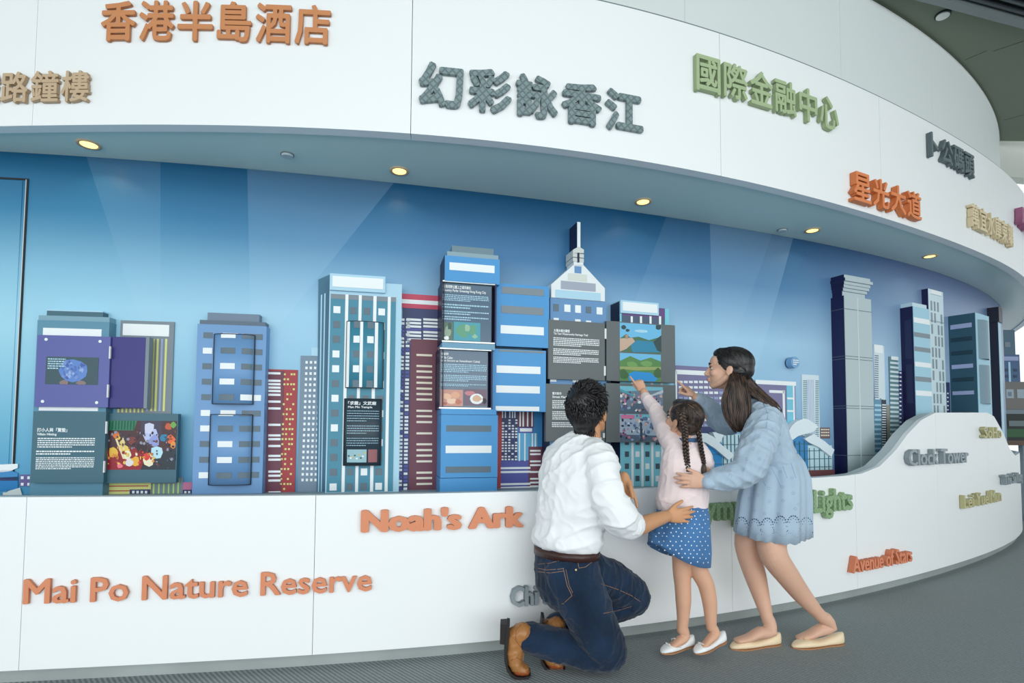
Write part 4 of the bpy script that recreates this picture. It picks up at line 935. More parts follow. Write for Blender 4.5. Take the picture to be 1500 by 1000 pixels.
for v0,v1,m in ((472.5,479,LAV),(492,498,c_('band_dark_teal',26,58,74)),(512,518,c_('band_dark_teal',26,58,74)),(532,538,LAV),(551.5,557.5,c_('band_dark_teal',26,58,74)),(571.5,577,LAV)):
    za,zb_=f.loc(1433,v1,D)[1],f.loc(1433,v0,D)[1];MB().box(f,-.006,-.003,za,zb_,D*.08,D*.86).out('window_band',m,t)
for v0,v1 in ((470,526),(535,591)):
    za,zb_=f.loc(1440,v1,D)[1],f.loc(1440,v0,D)[1];b=MB();n=8
    for i in range(n+1):
        a=aR*(.12+.76*i/n);d=D+.03*math.sin(math.pi*i/n)
        for z in (za,zb_): b.v.append(f.W(a,z,d))
    for i in range(n): b.f.append([2*i,2*i+2,2*i+3,2*i+1]);b.mi.append(0)
    b.out('curved_panel',c_('curved_panel_grey',120,148,164),t,True)
t,f,D,aR,zT=rtower('dark navy model tower seen side on, last before the wall turns away',1450,1467,1469,462,0,LBL,c_('dark_blue_side',22,26,50),zb=1.0)
z0,z1=f.loc(1467,474,D)[1],f.loc(1467,453,D)[1];MB().box(f,-.02,aR+.01,z0,z1,0,D+.01).out('cap',c_('dark_cap',20,24,44),t)
# printed towers between them
o,fr=prnt('printed_tower',1281,506,1296,585,c_('print_tower_pale',214,230,238));prects('printed_window',fr,[(1281.5,520+i*3.2,1287,521.6+i*3.2) for i in range(20)],.006,.008,GREYP,mw,joined=True);pbox('printed_cap',fr,1281,505,1293,517,.006,.010,WHT,mw)
o,fr=prnt('printed_tower',1281,583,1292,672,c_('print_sea_blue',96,150,180));prects('printed_window',fr,[(1281.5,592+i*7,1291,595+i*7) for i in range(11)],.006,.008,LBL,mw,joined=True)
o,fr=prnt('printed_tower',1292,585,1299,660,c_('print_charcoal',44,54,70));prects('printed_window',fr,[(1292.5,592+i*3.6,1298,593.7+i*3.6) for i in range(18)],.006,.008,WHT,mw,joined=True)
o,fr=prnt('printed_tower',1299,593,1304,655,c_('print_taupe',150,150,140))
o,fr=prnt('printed_tower',1304,523,1317,650,c_('print_green_grey',96,136,144));prects('printed_window',fr,[(1304.3,530+i*6.5,1316.5,533+i*6.5) for i in range(18)],.006,.008,c_('print_tower_pale',214,230,238),mw,joined=True);pbox('printed_cap',fr,1306,522,1316,527,.006,.010,WHT,mw)
o,fr=prnt('printed_tower',1317,543,1323,640,NVY);prects('printed_window',fr,[(1318,545+i*6,1320.5,547+i*6) for i in range(15)],.006,.008,WHT,mw,joined=True)
o,fr=prnt('printed_tower',1387,560,1392,612,NVY,d=.006);prects('printed_window',fr,[(1387.8,575+i*6,1389.5,577+i*6) for i in range(6)],.006,.008,WHT,mw,joined=True)
# ---- things seen past the end of the wall
def farbox(name,label,cat,u0,v0,u1,v1,Y,m,th=.12,parent=None,extend=0,zbase=None):
    p=P(u0,(v0+v1)/2,Y);q=P(u1+extend,(v0+v1)/2,Y);z1=P((u0+u1)/2,v0,Y).z;z0=P((u0+u1)/2,v1,Y).z if zbase is None else zbase
    v=[(x,y,z) for z in (z0,z1) for x,y in ((p.x,Y),(q.x,Y),(q.x,Y+th),(p.x,Y+th))]
    o=mk(name,v,[[3,2,1,0],[4,5,6,7],[0,1,5,4],[1,2,6,5],[2,3,7,6],[3,0,4,7]],m,parent)
    if label: setp(o,label,cat)
    return o
YF=6.6
ft=thing('display_stand','far grey display board with pictures, seen past the right end of the wall','display stand',P(1500,700,YF)*1.0)
ft.location.z=0;WL[ft.name].z=0
farbox('board',None,None,1466,559,1502,599,YF,c_('far_board_grey',120,116,114),.1,ft,60)
farbox('picture',None,None,1474,570,1485,583,YF-.004,pc('far_picture',160,176,186),.003,ft);farbox('picture',None,None,1477,574,1482,580,YF-.007,pc('market_grey',110,130,150),.002,ft);farbox('picture',None,None,1490,570,1500,583,YF-.004,pc('far_picture',160,176,186),.003,ft,4)
farbox('landscape_panel',None,None,1466,606,1502,652,YF,c_('far_panel_dark',40,46,44),.1,ft,60)
farbox('landscape_print',None,None,1470,628,1502,640,YF-.004,c_('far_grass',52,96,60),.003,ft,50);farbox('landscape_print',None,None,1478,616,1502,624,YF-.004,c_('far_grey_hills',110,124,128),.003,ft,50);farbox('landscape_print',None,None,1466,645,1502,652,YF-.004,c_('far_brown',100,78,66),.003,ft,60)
farbox('post',None,None,1466,599,1470,606,YF+.02,GREYP,.06,ft,70);farbox('post',None,None,1503,652,1508,900,YF+.02,GREYP,.06,ft,0,0.)
bt=thing('model_tower','stepped slate model tower standing on the far display board','model building',P(1482,559,YF+.02),'model towers along the mural')
farbox('upper_block',None,None,1466,483,1487,523,YF+.02,c_('far_slate',84,112,132),.08,bt);farbox('lower_block',None,None,1466,519,1494,559,YF+.0,c_('far_slate_blue',74,104,142),.1,bt)
farbox('window_band',None,None,1466,522,1492,528,YF-.004,LAV,.003,bt);farbox('rib',None,None,1477.5,530,1480.5,559,YF-.004,LBL,.003,bt)
for u,v in ((1472,540),(1472,549),(1485,540),(1485,549)): farbox('window',None,None,u,v,u+5,v+4,YF-.004,c_('far_window',50,70,96),.003,bt)
farbox('window',None,None,1472,501,1480,508,YF+.016,GREYP,.003,bt)
# ================================================================== PEOPLE: tools
from mathutils import noise as mnoise
def V3(*a): return Vector(a)
def pm(px,Y): return px*Y/F_
class Soft:
    """collects overlapping volumes, merges them into one smooth closed surface"""
    def __init__(s): s.v=[];s.f=[]
    def ring_loft(s,rings):
        n=len(rings[0]);b=len(s.v)
        for r in rings: s.v+=[tuple(p) for p in r]
        for k in range(len(rings)-1):
            for i in range(n):
                j=(i+1)%n;s.f.append([b+k*n+i,b+k*n+j,b+(k+1)*n+j,b+(k+1)*n+i])
        s.f.append([b+i for i in range(n)][::-1]);s.f.append([b+(len(rings)-1)*n+i for i in range(n)])
    def chain(s,pts,wide=None,n=26):
        """pts: (Vector, r) or (Vector, r_wide, r_deep)"""
        P_=[p[0] for p in pts];RW=[p[1] for p in pts];RD=[p[2] if len(p)>2 else p[1] for p in pts]
        # subdivide with catmull-like smoothing
        Q=[];m=len(P_)
        for i in range(m-1):
            p0=P_[max(i-1,0)];p1=P_[i];p2=P_[i+1];p3=P_[min(i+2,m-1)]
            st=max(2,int((p2-p1).length/.02))
            for k in range(st):
                t=k/st;a=.5*((2*p1)+(p2-p0)*t+(2*p0-5*p1+4*p2-p3)*t*t+(-p0+3*p1-3*p2+p3)*t**3)
                Q.append((a,RW[i]+(RW[i+1]-RW[i])*t,RD[i]+(RD[i+1]-RD[i])*t))
        Q.append((P_[-1],RW[-1],RD[-1]))
        rings=[]
        w=wide;M=len(Q);last=None
        for k,(c,rw,rd) in enumerate(Q):
            t=(Q[min(k+1,M-1)][0]-Q[max(k-1,0)][0]).normalized()
            base=w if w is not None else (last if last is not None else t.orthogonal())
            x=base-t*base.dot(t)
            x=x.normalized() if x.length>1e-3 else t.orthogonal().normalized()
            last=x;y=t.cross(x)
            if k==0:
                for q in (.98,.75,.4): e=math.sqrt(1-q*q); rings.append([c-t*min(rw,rd)*q+x*rw*e*math.cos(2*math.pi*i/n)+y*rd*e*math.sin(2*math.pi*i/n) for i in range(n)])
            rings.append([c+x*rw*math.cos(2*math.pi*i/n)+y*rd*math.sin(2*math.pi*i/n) for i in range(n)])
            if k==M-1:
                for q in (.4,.75,.98): e=math.sqrt(1-q*q); rings.append([c+t*min(rw,rd)*q+x*rw*e*math.cos(2*math.pi*i/n)+y*rd*e*math.sin(2*math.pi*i/n) for i in range(n)])
        s.ring_loft(rings);return s
    def ell(s,c,rx,ry,rz,ax=None,n=24):
        X,Y_,Z=ax if ax else (V3(1,0,0),V3(0,1,0),V3(0,0,1));rings=[]
        for k in range(1,16):
            a=math.pi*k/16;rings.append([c+Z*(-rz*math.cos(a))+X*rx*math.sin(a)*math.cos(2*math.pi*i/n)+Y_*ry*math.sin(a)*math.sin(2*math.pi*i/n) for i in range(n)])
        s.ring_loft(rings);return s
    def out(s,name,m,parent,voxel=.004,smooth=4,folds=None,label=None,post=None):
        me=bpy.data.meshes.new('tmp');me.from_pydata(s.v,[],s.f);o=bpy.data.objects.new('tmp',me);COL.objects.link(o)
        rm=o.modifiers.new('r','REMESH');rm.mode='VOXEL';rm.voxel_size=voxel;rm.use_smooth_shade=True
        sm=o.modifiers.new('s','SMOOTH');sm.factor=.5;sm.iterations=smooth
        bpy.context.view_layer.update();dg=bpy.context.evaluated_depsgraph_get()
        ne=bpy.data.meshes.new_from_object(o.evaluated_get(dg))
        nv=len(ne.vertices);co_=np.empty(nv*3);ne.vertices.foreach_get('co',co_);co_=co_.reshape(-1,3)
        if folds:
            nr=np.empty(nv*3);ne.vertices.foreach_get('normal',nr);nr=nr.reshape(-1,3)
            amp,mats_=folds
            for i in range(nv):
                p=Vector(co_[i]);d=0
                for (A,wt) in mats_:
                    q=A@p;d+=wt*(1.7*max(0.,1-2.3*abs(mnoise.noise(q)))**2-.35)
                co_[i]+=nr[i]*amp*d
        if post is not None: co_=post(co_)
        c=(co_.min(0)+co_.max(0))/2;ne.vertices.foreach_set('co',(co_-c).ravel())
        ne.materials.clear();ne.materials.append(m);ne.name=name
        ne.polygons.foreach_set('use_smooth',[True]*len(ne.polygons));ne.update()
        bpy.data.objects.remove(o);bpy.data.meshes.remove(me)
        r=bpy.data.objects.new(name,ne);COL.objects.link(r);c=Vector(c);WL[r.name]=c;r.parent=parent;r.location=c-WL[parent.name]
        if label:r['label']=label
        return r
def fold(axis,long,short):
    """noise space squeezed across the axis so that folds run along it"""
    a=Vector(axis).normalized();m=Matrix.Identity(3)*short
    for i in range(3):
        for j in range(3): m[i][j]+=(long-short)*a[i]*a[j]
    return m
def bvh(o):
    me=o.data;c=WL[o.name];return BVHTree.FromPolygons([v.co+c for v in me.vertices],[list(p.vertices) for p in me.polygons])
CAMP=Vector((0,0,CH))
def onto(t,u,v):
    d=Vector(ray(u,v)).normalized();h=t.ray_cast(CAMP,d)
    return (h[0],h[1]) if h[0] is not None else (None,None)
def seam(t,px,r,m,parent,name='stitching',n=5,lift=.3,dash=False,sub=4):
    pts=[];Q=[]
    for i in range(len(px)-1):
        L=math.hypot(px[i+1][0]-px[i][0],px[i+1][1]-px[i][1]);k=max(1,int(L/sub))
        for j in range(k): Q.append((px[i][0]+(px[i+1][0]-px[i][0])*j/k,px[i][1]+(px[i+1][1]-px[i][1])*j/k))
    Q.append(px[-1])
    for u,v in Q:
        h,nn=onto(t,u,v)
        if h is not None: pts.append(h+nn*r*lift)
    if len(pts)<2: return None
    b=MB()
    if dash:
        for i in range(0,len(pts)-1): b.tube([pts[i],pts[i].lerp(pts[i+1],.65)],r,n)
    else: b.tube(pts,r,n)
    return b.out(name,m,parent,True)
def dots(t,px,r,m,parent,name,th=.0006,n=7,stuff=True):
    b=MB()
    for q in px:
        h,nn=onto(t,q[0],q[1])
        if h is not None: b.cyl(h-nn*.0005,nn,(q[2] if len(q)>2 else r),th+.0005,n)
    if not b.v: return
    o=b.out(name,m,parent)
    if stuff:o['kind']='stuff'
    return o
def yprism(name,pts,Ya,Yb,m,parent):
    Ym=(Ya+Yb)/2;q=[P(u,v,Ym) for u,v in pts];ar=sum(q[i].x*q[(i+1)%len(q)].z-q[(i+1)%len(q)].x*q[i].z for i in range(len(q)))
    if ar<0:q=q[::-1]
    k=len(q);v=[(p.x,Y,p.z) for Y in (Ya,Yb) for p in q]
    f=[list(range(k)),[2*k-1-i for i in range(k)]]+[[(i+1)%k,i,k+i,k+(i+1)%k] for i in range(k)]
    return mk(name,v,f,m,parent)
def frame3(fwd,up):
    f=Vector(fwd).normalized();r=f.cross(Vector(up)).normalized();u=r.cross(f);return r,f,u   # right, forward, up of a head
def head(S_,C,fwd,up=(0,0,1),k=1.0,female=False):
    r,f,u=frame3(fwd,up);L=lambda x,y,z:C+(r*x+f*y+u*z)*k;A=(r,f,u)
    S_.ell(L(0,-.012,.03),.074*k,.094*k,.084*k,A);S_.ell(L(0,.03,-.03),.057*k,.060*k,.078*k,A)
    S_.ell(L(0,.052,.035),.052*k,.042*k,.045*k,A)
    S_.ell(L(0,.058,-.088),.024*k,.026*k,.020*k,A)
    for x in (-1,1):
        S_.chain([(L(.055*x,-.005,-.045),.018*k),(L(.040*x,.03,-.078),.018*k),(L(.012*x,.062,-.094),.016*k)])
        S_.ell(L(.036*x,.062,-.028),.022*k,.022*k,.022*k,A)      # cheek
        S_.ell(L(.078*x,-.012,-.018),.007*k,.017*k,.028*k,(r,f,u));S_.ell(L(.082*x,-.018,-.012),.006*k,.012*k,.022*k,(r,f,u))
    S_.chain([(L(0,.086,.012),.008*k),(L(0,.098,-.012),.0085*k),(L(0,.107,-.031),.0105*k)]);S_.ell(L(0,.094,-.037),.016*k,.012*k,.008*k,A)
    S_.ell(L(0,.089,-.058),.021*k,.010*k,.0065*k,A);S_.ell(L(0,.087,-.068),.018*k,.010*k,.0065*k,A)
    S_.ell(L(0,.082,.016),.04*k,.012*k,.009*k,A)
    return L,A
def face_bits(L,A,k,parent,lip,brow):
    r,f,u=A
    for x in (-1,1):
        b=Soft();b.ell(L(.030*x,.0775,-.003),.0105*k,.0088*k,.0062*k,A);e=b.out('eye',mat('eye_white',(200,192,186),.3),parent,.0015,1)
        b=MB();b.cyl(L(.030*x,.0857,-.003),f,.0048*k,.0012,12);b.out('iris',mat('iris_dark',(52,34,26),.2),e)
        b=MB();b.tube([L(.018*x,.086,.001),L(.03*x,.0890,.0042),L(.044*x,.0825,.001)],[.0014*k,.0028*k,.0018*k],6);b.out('eyelashes',brow,e)
        b=MB();b.tube([L(.014*x,.0945,.019),L(.03*x,.0935,.0245),L(.047*x,.082,.019)],[.0026*k,.0036*k,.002*k],6);b.out('eyebrow',brow,parent)
    b=Soft();b.ell(L(0,.0935,-.059),.0195*k,.0075*k,.0045*k,A);b.ell(L(0,.092,-.067),.0165*k,.0075*k,.0048*k,A);b.out('lips',lip,parent,.0015,1)
def hand(S_,w,d,n,side,k=1.0,curl=None,spread=None,thumb=None,rs=1.0):
    """w wrist, d finger direction, n palm normal, side +1: thumb on d x n side. curl per finger (3 angles), thumb direction in (d,s,n)"""
    d=Vector(d).normalized();n=Vector(n);n=(n-d*n.dot(d)).normalized();s=d.cross(n)*side
    S_.chain([(w-d*.02*k,.027*k,.020*k),(w+d*.008*k,.027*k,.018*k),(w+d*.035*k,.036*k,.0155*k),(w+d*.078*k,.040*k,.0125*k)],wide=s)
    S_.ell(w+d*.032*k+s*.022*k+n*.006*k,.016*k,.026*k,.014*k,(s,d,n))
    curl=curl or [(.25,.3,.2)]*4;spread=spread or (.08,.02,-.05,-.12);tips=[]
    for i,(so,db,ln,r0) in enumerate(((.0290,.084,.074,.0095),(.0098,.088,.082,.0098),(-.0098,.085,.075,.0094),(-.0280,.077,.060,.0084))):
        base=w+d*db*k+s*so*k;dr=(d*math.cos(spread[i])+s*math.sin(spread[i])).normalized();a=0;p=base-dr*.012*k;pts=[(p,r0*k*rs),(base,r0*k*rs)];p=base
        for j,fr_ in enumerate((.44,.31,.25)):
            a+=curl[i][j];dd=dr*math.cos(a)+n*math.sin(a);p=p+dd*ln*fr_*k;pts.append((p,r0*k*rs*(.92,.84,.72)[j]))
        S_.chain(pts,n=10);tips.append((p,dr*math.cos(a)+n*math.sin(a),-dr*math.sin(a)*-1+n*0,r0*k))
    td=thumb or (.75,.62,.25);t=(d*td[0]+s*td[1]+n*td[2]).normalized();b=w+d*.022*k+s*.026*k
    t2=(t*.85+d*.45).normalized()
    S_.chain([(b,.013*k),(b+t*.034*k,.0115*k*rs),(b+t*.034*k+t2*.03*k,.0105*k*rs),(b+t*.034*k+t2*.052*k,.0085*k*rs)],n=10)
    return tips
def skirt(name,rings,m,parent,nseg=112,fold_n=11,fold_a=.02,ph=0.,hem=None,wide=V3(1,0,0)):
    """rings: (center, r_wide, r_deep, fold strength 0..1); hem(theta)->extra z on the last ring (negative: lower)"""
    v=[];f=[];M=len(rings);w=wide.normalized();d=V3(0,0,1).cross(w)
    for k,(c,rw,rd,fs_) in enumerate(rings):
        for i in range(nseg):
            th=2*math.pi*i/nseg
            q=1+fold_a*fs_*(math.sin(fold_n*th+ph+1.2*math.sin(2*th)+.5*k/M)+.45*math.sin(fold_n*1.9*th+2+ph))
            z=0
            if hem: z=hem(th)*(k/(M-1))**2
            p=c+w*rw*q*math.cos(th)+d*rd*q*math.sin(th);v.append((p.x,p.y,p.z+z))
    for k in range(M-1):
        for i in range(nseg):
            j=(i+1)%nseg;f.append([k*nseg+i,k*nseg+j,(k+1)*nseg+j,(k+1)*nseg+i])
    # inner face so the cloth has thickness
    b=len(v);c0=sum((Vector(q) for q in v[(M-1)*nseg:M*nseg]),Vector())/nseg
    for dz,sc in ((.0,.985),(.05,.95)):
        for i in range(nseg):
            p=Vector(v[(M-1)*nseg+i]);q=c0+(p-c0)*sc;v.append((q.x,q.y,p.z+dz))
    for i in range(nseg):
        j=(i+1)%nseg;f.append([(M-1)*nseg+i,(M-1)*nseg+j,b+j,b+i]);f.append([b+i,b+j,b+nseg+j,b+nseg+i])
    f.append([b+nseg+i for i in range(nseg)]);f.append(list(range(nseg))[::-1])
    ct=[tuple(q) for q in v]
    return mk(name,ct,[q[::-1] for q in f],m,parent,True)
def shoe(parent,toe,heel,up,wid,m,ms,h=1.0,name='shoe',prof=None):
    ax=(heel-toe);L_=ax.length;x=ax.normalized();up=Vector(up);z=(up-x*up.dot(x)).normalized();y=z.cross(x)
    W_=lambda t:float(np.interp(t,[0,.03,.09,.2,.32,.5,.68,.85,.95,1],[.18,.45,.74,.97,1,.84,.70,.74,.62,.35]))*wid/2
    H_=lambda t:h*float(np.interp(t,[0,.05,.15,.27,.34,.45,.6,.75,.9,1],[.010,.020,.031,.036,.032,.026,.028,.038,.052,.054] if prof is None else prof))
    rings=[];n=18
    for k in range(25):
        t=k/24;r=[]
        for i in range(n):
            a=2*math.pi*i/n;cy=math.copysign(abs(math.cos(a))**.7,math.cos(a));sz=math.copysign(abs(math.sin(a))**.6,math.sin(a))
            hh=H_(t);r.append(toe+x*L_*t+y*W_(t)*cy*(1.0 if sz<.2 else 1-.22*sz)+z*(.004+hh*(.5+.5*sz)))
        rings.append(r)
    s=Soft();s.ring_loft(rings);o=mk(name,s.v,s.f,m,parent,True)
    rings=[]
    for k in range(25):
        t=k/24;rings.append([toe+x*(L_*t)+y*(W_(t)*1.03)*c+z*q for c,q in ((-1,0),(1,0),(1,.0055),(-1,.0055))])
    s=Soft();s.ring_loft(rings);so=mk('sole',s.v,s.f,ms,o)
    return o,(x,y,z,L_,W_,H_)
def cloth(name,rgb,rough=.8,weave=900,bump=.12,noise_=.06,ns=6,sheen=.15):
    m=bpy.data.materials.new(name);m.use_nodes=True;nt=m.node_tree;b=nt.nodes['Principled BSDF'];b.inputs['Roughness'].default_value=rough;b.inputs['Specular IOR Level'].default_value=.2;b.inputs['Sheen Weight'].default_value=sheen
    tc=nt.nodes.new('ShaderNodeTexCoord');n=nt.nodes.new('ShaderNodeTexNoise');n.inputs['Scale'].default_value=ns;n.inputs['Detail'].default_value=6;nt.links.new(tc.outputs['Object'],n.inputs['Vector'])
    r=nt.nodes.new('ShaderNodeValToRGB');r.color_ramp.elements[0].position=.3;r.color_ramp.elements[1].position=.7
    c=[lin(q) for q in rgb];r.color_ramp.elements[0].color=(*[q*(1-noise_) for q in c],1);r.color_ramp.elements[1].color=(*[min(1,q*(1+noise_)) for q in c],1)
    nt.links.new(n.outputs[0],r.inputs[0]);nt.links.new(r.outputs[0],b.inputs['Base Color'])
    w=nt.nodes.new('ShaderNodeTexNoise');w.inputs['Scale'].default_value=weave;nt.links.new(tc.outputs['Object'],w.inputs['Vector'])
    w2=nt.nodes.new('ShaderNodeTexNoise');w2.inputs['Scale'].default_value=12;w2.inputs['Detail'].default_value=1.5;nt.links.new(tc.outputs['Object'],w2.inputs['Vector'])
    a=nt.nodes.new('ShaderNodeMath');a.operation='MULTIPLY_ADD';a.inputs[1].default_value=.15;nt.links.new(w.outputs[0],a.inputs[0]);nt.links.new(w2.outputs[0],a.inputs[2])
    bp=nt.nodes.new('ShaderNodeBump');bp.inputs['Strength'].default_value=bump;bp.inputs['Distance'].default_value=.02;nt.links.new(a.outputs[0],bp.inputs['Height']);nt.links.new(bp.outputs[0],b.inputs['Normal'])
    return m
def skinm(name,rgb):
    m=mat(name,rgb,.5,noise=.06,nscale=25,bump=.03,bscale=300,spec=.35);b=m.node_tree.nodes['Principled BSDF']
    b.inputs['Subsurface Weight'].default_value=.08;b.inputs['Subsurface Radius'].default_value=(.02,.008,.004);return m
def hairm(name,rgb,rgb2):
    m=bpy.data.materials.new(name);m.use_nodes=True;nt=m.node_tree;b=nt.nodes['Principled BSDF'];b.inputs['Roughness'].default_value=.38;b.inputs['Specular IOR Level'].default_value=.5
    tc=nt.nodes.new('ShaderNodeTexCoord');mp=nt.nodes.new('ShaderNodeMapping');mp.inputs['Scale'].default_value=(1,1,.15);n=nt.nodes.new('ShaderNodeTexNoise');n.inputs['Scale'].default_value=90
    nt.links.new(tc.outputs['Object'],mp.inputs['Vector']);nt.links.new(mp.outputs[0],n.inputs['Vector'])
    r=nt.nodes.new('ShaderNodeValToRGB');r.color_ramp.elements[0].position=.4;r.color_ramp.elements[1].position=.72
    for e,c in zip(r.color_ramp.elements,(rgb,rgb2)): e.color=(lin(c[0]),lin(c[1]),lin(c[2]),1)
    nt.links.new(n.outputs[0],r.inputs[0]);nt.links.new(r.outputs[0],b.inputs['Base Color']);return m
def strands(name,guides,count,r,m,parent,jit=.004,seed=1,n=4,steps=14,taper=.35):
    """hair locks interpolated between neighbouring guide curves (lists of Vectors of equal length)"""
    rr=random.Random(seed);b=MB();G=len(guides);K=len(guides[0])
    def cr(P_,t):
        x=t*(K-1);i=min(int(x),K-2);f=x-i;p0=P_[max(i-1,0)];p1=P_[i];p2=P_[i+1];p3=P_[min(i+2,K-1)]
        return .5*((2*p1)+(p2-p0)*f+(2*p0-5*p1+4*p2-p3)*f*f+(-p0+3*p1-3*p2+p3)*f**3)
    for c in range(count):
        g=rr.uniform(0,G-1);i=min(int(g),G-2) if G>1 else 0;f=g-i
        jv=Vector((rr.gauss(0,jit),rr.gauss(0,jit),rr.gauss(0,jit*.5)));e=rr.uniform(.86,1.0);pts=[];rad=[]
        for k in range(steps+1):
            t=k/steps*e;p=cr(guides[i],t)
            if G>1:p=p.lerp(cr(guides[i+1],t),f)
            q=min(1,t*2.5);pts.append(p+jv*(.25+.75*q)+Vector((math.sin(t*9+c)*jit*.35,math.cos(t*7+c*2)*jit*.35,0)));rad.append(r*rr.uniform(.85,1.15)*(1-(1-taper)*max(0,(t-.6)/.4)))
        b.tube(pts,rad,n)
    o=b.out(name,m,parent,True);o['kind']='stuff';return o
# ================================================================== PEOPLE: the three figures
SKW=skinm('skin_fair',(216,172,148));SKL=skinm('skin_legs',(214,170,144));SKM=skinm('skin_tan',(206,152,112));SKG=skinm('skin_child',(216,168,140))
HBK=hairm('hair_black',(18,16,18),(44,40,42));HBR=hairm('hair_dark_brown',(34,26,23),(96,72,58));HGR=hairm('hair_brown_black',(34,26,24),(86,68,56))
LIP=mat('lips_rose',(206,130,116),.4);LSH=mat('lashes_dark',(30,22,20),.6)
SHIRT=cloth('white_linen',(240,242,244),.8,700,.16,.02);DENIM=cloth('indigo_denim',(24,44,68),.85,1100,.25,.5,5);DRESS=cloth('pale_blue_cotton',(170,190,208),.85,900,.22,.05)
PINK=cloth('pale_pink_knit',(240,222,222),.9,1100,.2,.03);SKTM=cloth('blue_chambray',(72,118,168),.85,900,.2,.12)
TAN=mat('tan_leather',(168,116,68),.35,noise=.22,nscale=14,bump=.08,bscale=60);TAN2=mat('brown_leather_toe',(150,78,40),.28,noise=.15,nscale=20);SOLE=mat('dark_sole',(34,30,30),.6);BELT=mat('belt_brown',(60,36,34),.35,bump=.2,bscale=120)
STI=mat('stitch_tan',(170,130,92),.6);CREAM=mat('cream_leather',(236,214,180),.4,noise=.03,nscale=20);TANS=mat('tan_sole',(170,120,84),.6);WLE=mat('white_leather',(238,240,240),.35)
# ------------------------------------------------------------------ MAN
man=thing('person','man in a white shirt and blue jeans kneeling with one hand on the girl','person',P(850,950,2.45)*1);man.location.z=0;WL[man.name].z=0
W_m=V3(.75,-.66,0)                                     # line of the shoulders, far to near
Cm=P(862,602,2.46);fm=V3(.50,.84,.20)
S1=Soft();Lm,Am=head(S1,Cm,fm,k=1.02)
S1.chain([(Lm(0,-.02,-.04),.052),(P(863,640,2.46),.052),(P(858,655,2.46),.06)])
S1.chain([(P(856,655,2.46),.12,.06),(P(845,700,2.45),.13,.08),(P(832,790,2.45),.11,.08),(P(836,845,2.45),.12,.09)],W_m)
S1.chain([(P(876,672,2.34),.045),(P(890,725,2.28),.042),(P(914,766,2.27),.040),(P(935,770,2.33),.040),(P(958,762,2.40),.033),(P(976,756,2.455),.026)])
hand(S1,P(976,756,2.455),(.96,.10,.04),(.12,.99,0),1,.86,curl=[(.12,.22,.15),(.15,.25,.2),(.18,.3,.2),(.2,.3,.2)],spread=(.16,.05,-.06,-.16),thumb=(.72,.66,.12))
S1.chain([(P(812,668,2.56),.045),(P(866,738,2.60),.04),(P(899,735,2.56),.033),(P(915,701,2.51),.026)])
hand(S1,P(915,701,2.51),(.28,-.05,-.96),(-.75,-.62,-.2),-1,.86,curl=[(.05,.1,.05),(.9,1.1,.7),(1.0,1.2,.8),(1.1,1.2,.8)],thumb=(.8,.3,.5))
S1.chain([(P(843,850,2.40),.07),(P(886,950,2.40),.05),(P(775,930,2.42),.038),(P(757,930,2.42),.04),(P(757,965,2.42),.03)])
S1.chain([(P(855,845,2.52),.07),(P(922,874,2.66),.05),(P(815,913,2.54),.038),(P(800,920,2.52),.035)])
S1.out('body',SKM,man,.0036,3)
face_bits(Lm,Am,1.02,man,LIP,HBK)
# hair
S=Soft();r,f,u=Am
S.ell(Lm(0,-.022,.040),.083,.100,.088,Am);S.ell(Lm(0,-.050,-.01),.074,.066,.070,Am);S.ell(Lm(0,-.058,-.052),.052,.042,.040,Am);S.ell(Lm(0,.035,.085),.062,.055,.038,Am)
def spiky(c):
    return c
hm=S.out('hair',HBK,man,.004,2)
b=MB();rr=random.Random(3)
for i in range(1500):
    th=rr.uniform(0,2*math.pi);z=rr.uniform(-.75,1)
    q=math.sqrt(max(0,1-z*z));lp=V3(.083*q*math.cos(th),-.022+.100*q*math.sin(th),.040+.088*z)
    if lp.y>.035 and lp.z<.085: continue
    if z<-.3 and lp.y>-.035: continue
    nrm=V3(q*math.cos(th),q*math.sin(th),z);top=max(0,z)
    dr=(nrm*(.12+.42*top)+V3(.10*rr.gauss(0,1)+.25*top,.75*top+.10*rr.gauss(0,1),-.95*(1-top)+.12)).normalized()
    p=Lm(*lp);g=(Am[0]*dr.x+Am[1]*dr.y+Am[2]*dr.z).normalized();L_=rr.uniform(.020,.036)
    nn=(Am[0]*nrm.x+Am[1]*nrm.y+Am[2]*nrm.z)
    b.tube([p-nn*.006,p+g*L_*.5+nn*.003,p+g*L_],[.0030,.0024,.0004],4)
for i in range(130):
    x=rr.uniform(-.048,.048);p=Lm(x,-.075-rr.uniform(-.012,.012)+abs(x)*.35,-.055+rr.uniform(-.02,.01));b.tube([p,p-Am[2]*.02-Am[1]*.004,p-Am[2]*rr.uniform(.032,.048)-Am[1]*.002+Am[0]*rr.gauss(0,.004)],[.0032,.0024,.0005],4)
o=b.out('hair_tufts',HBK,hm,True);o['kind']='stuff'
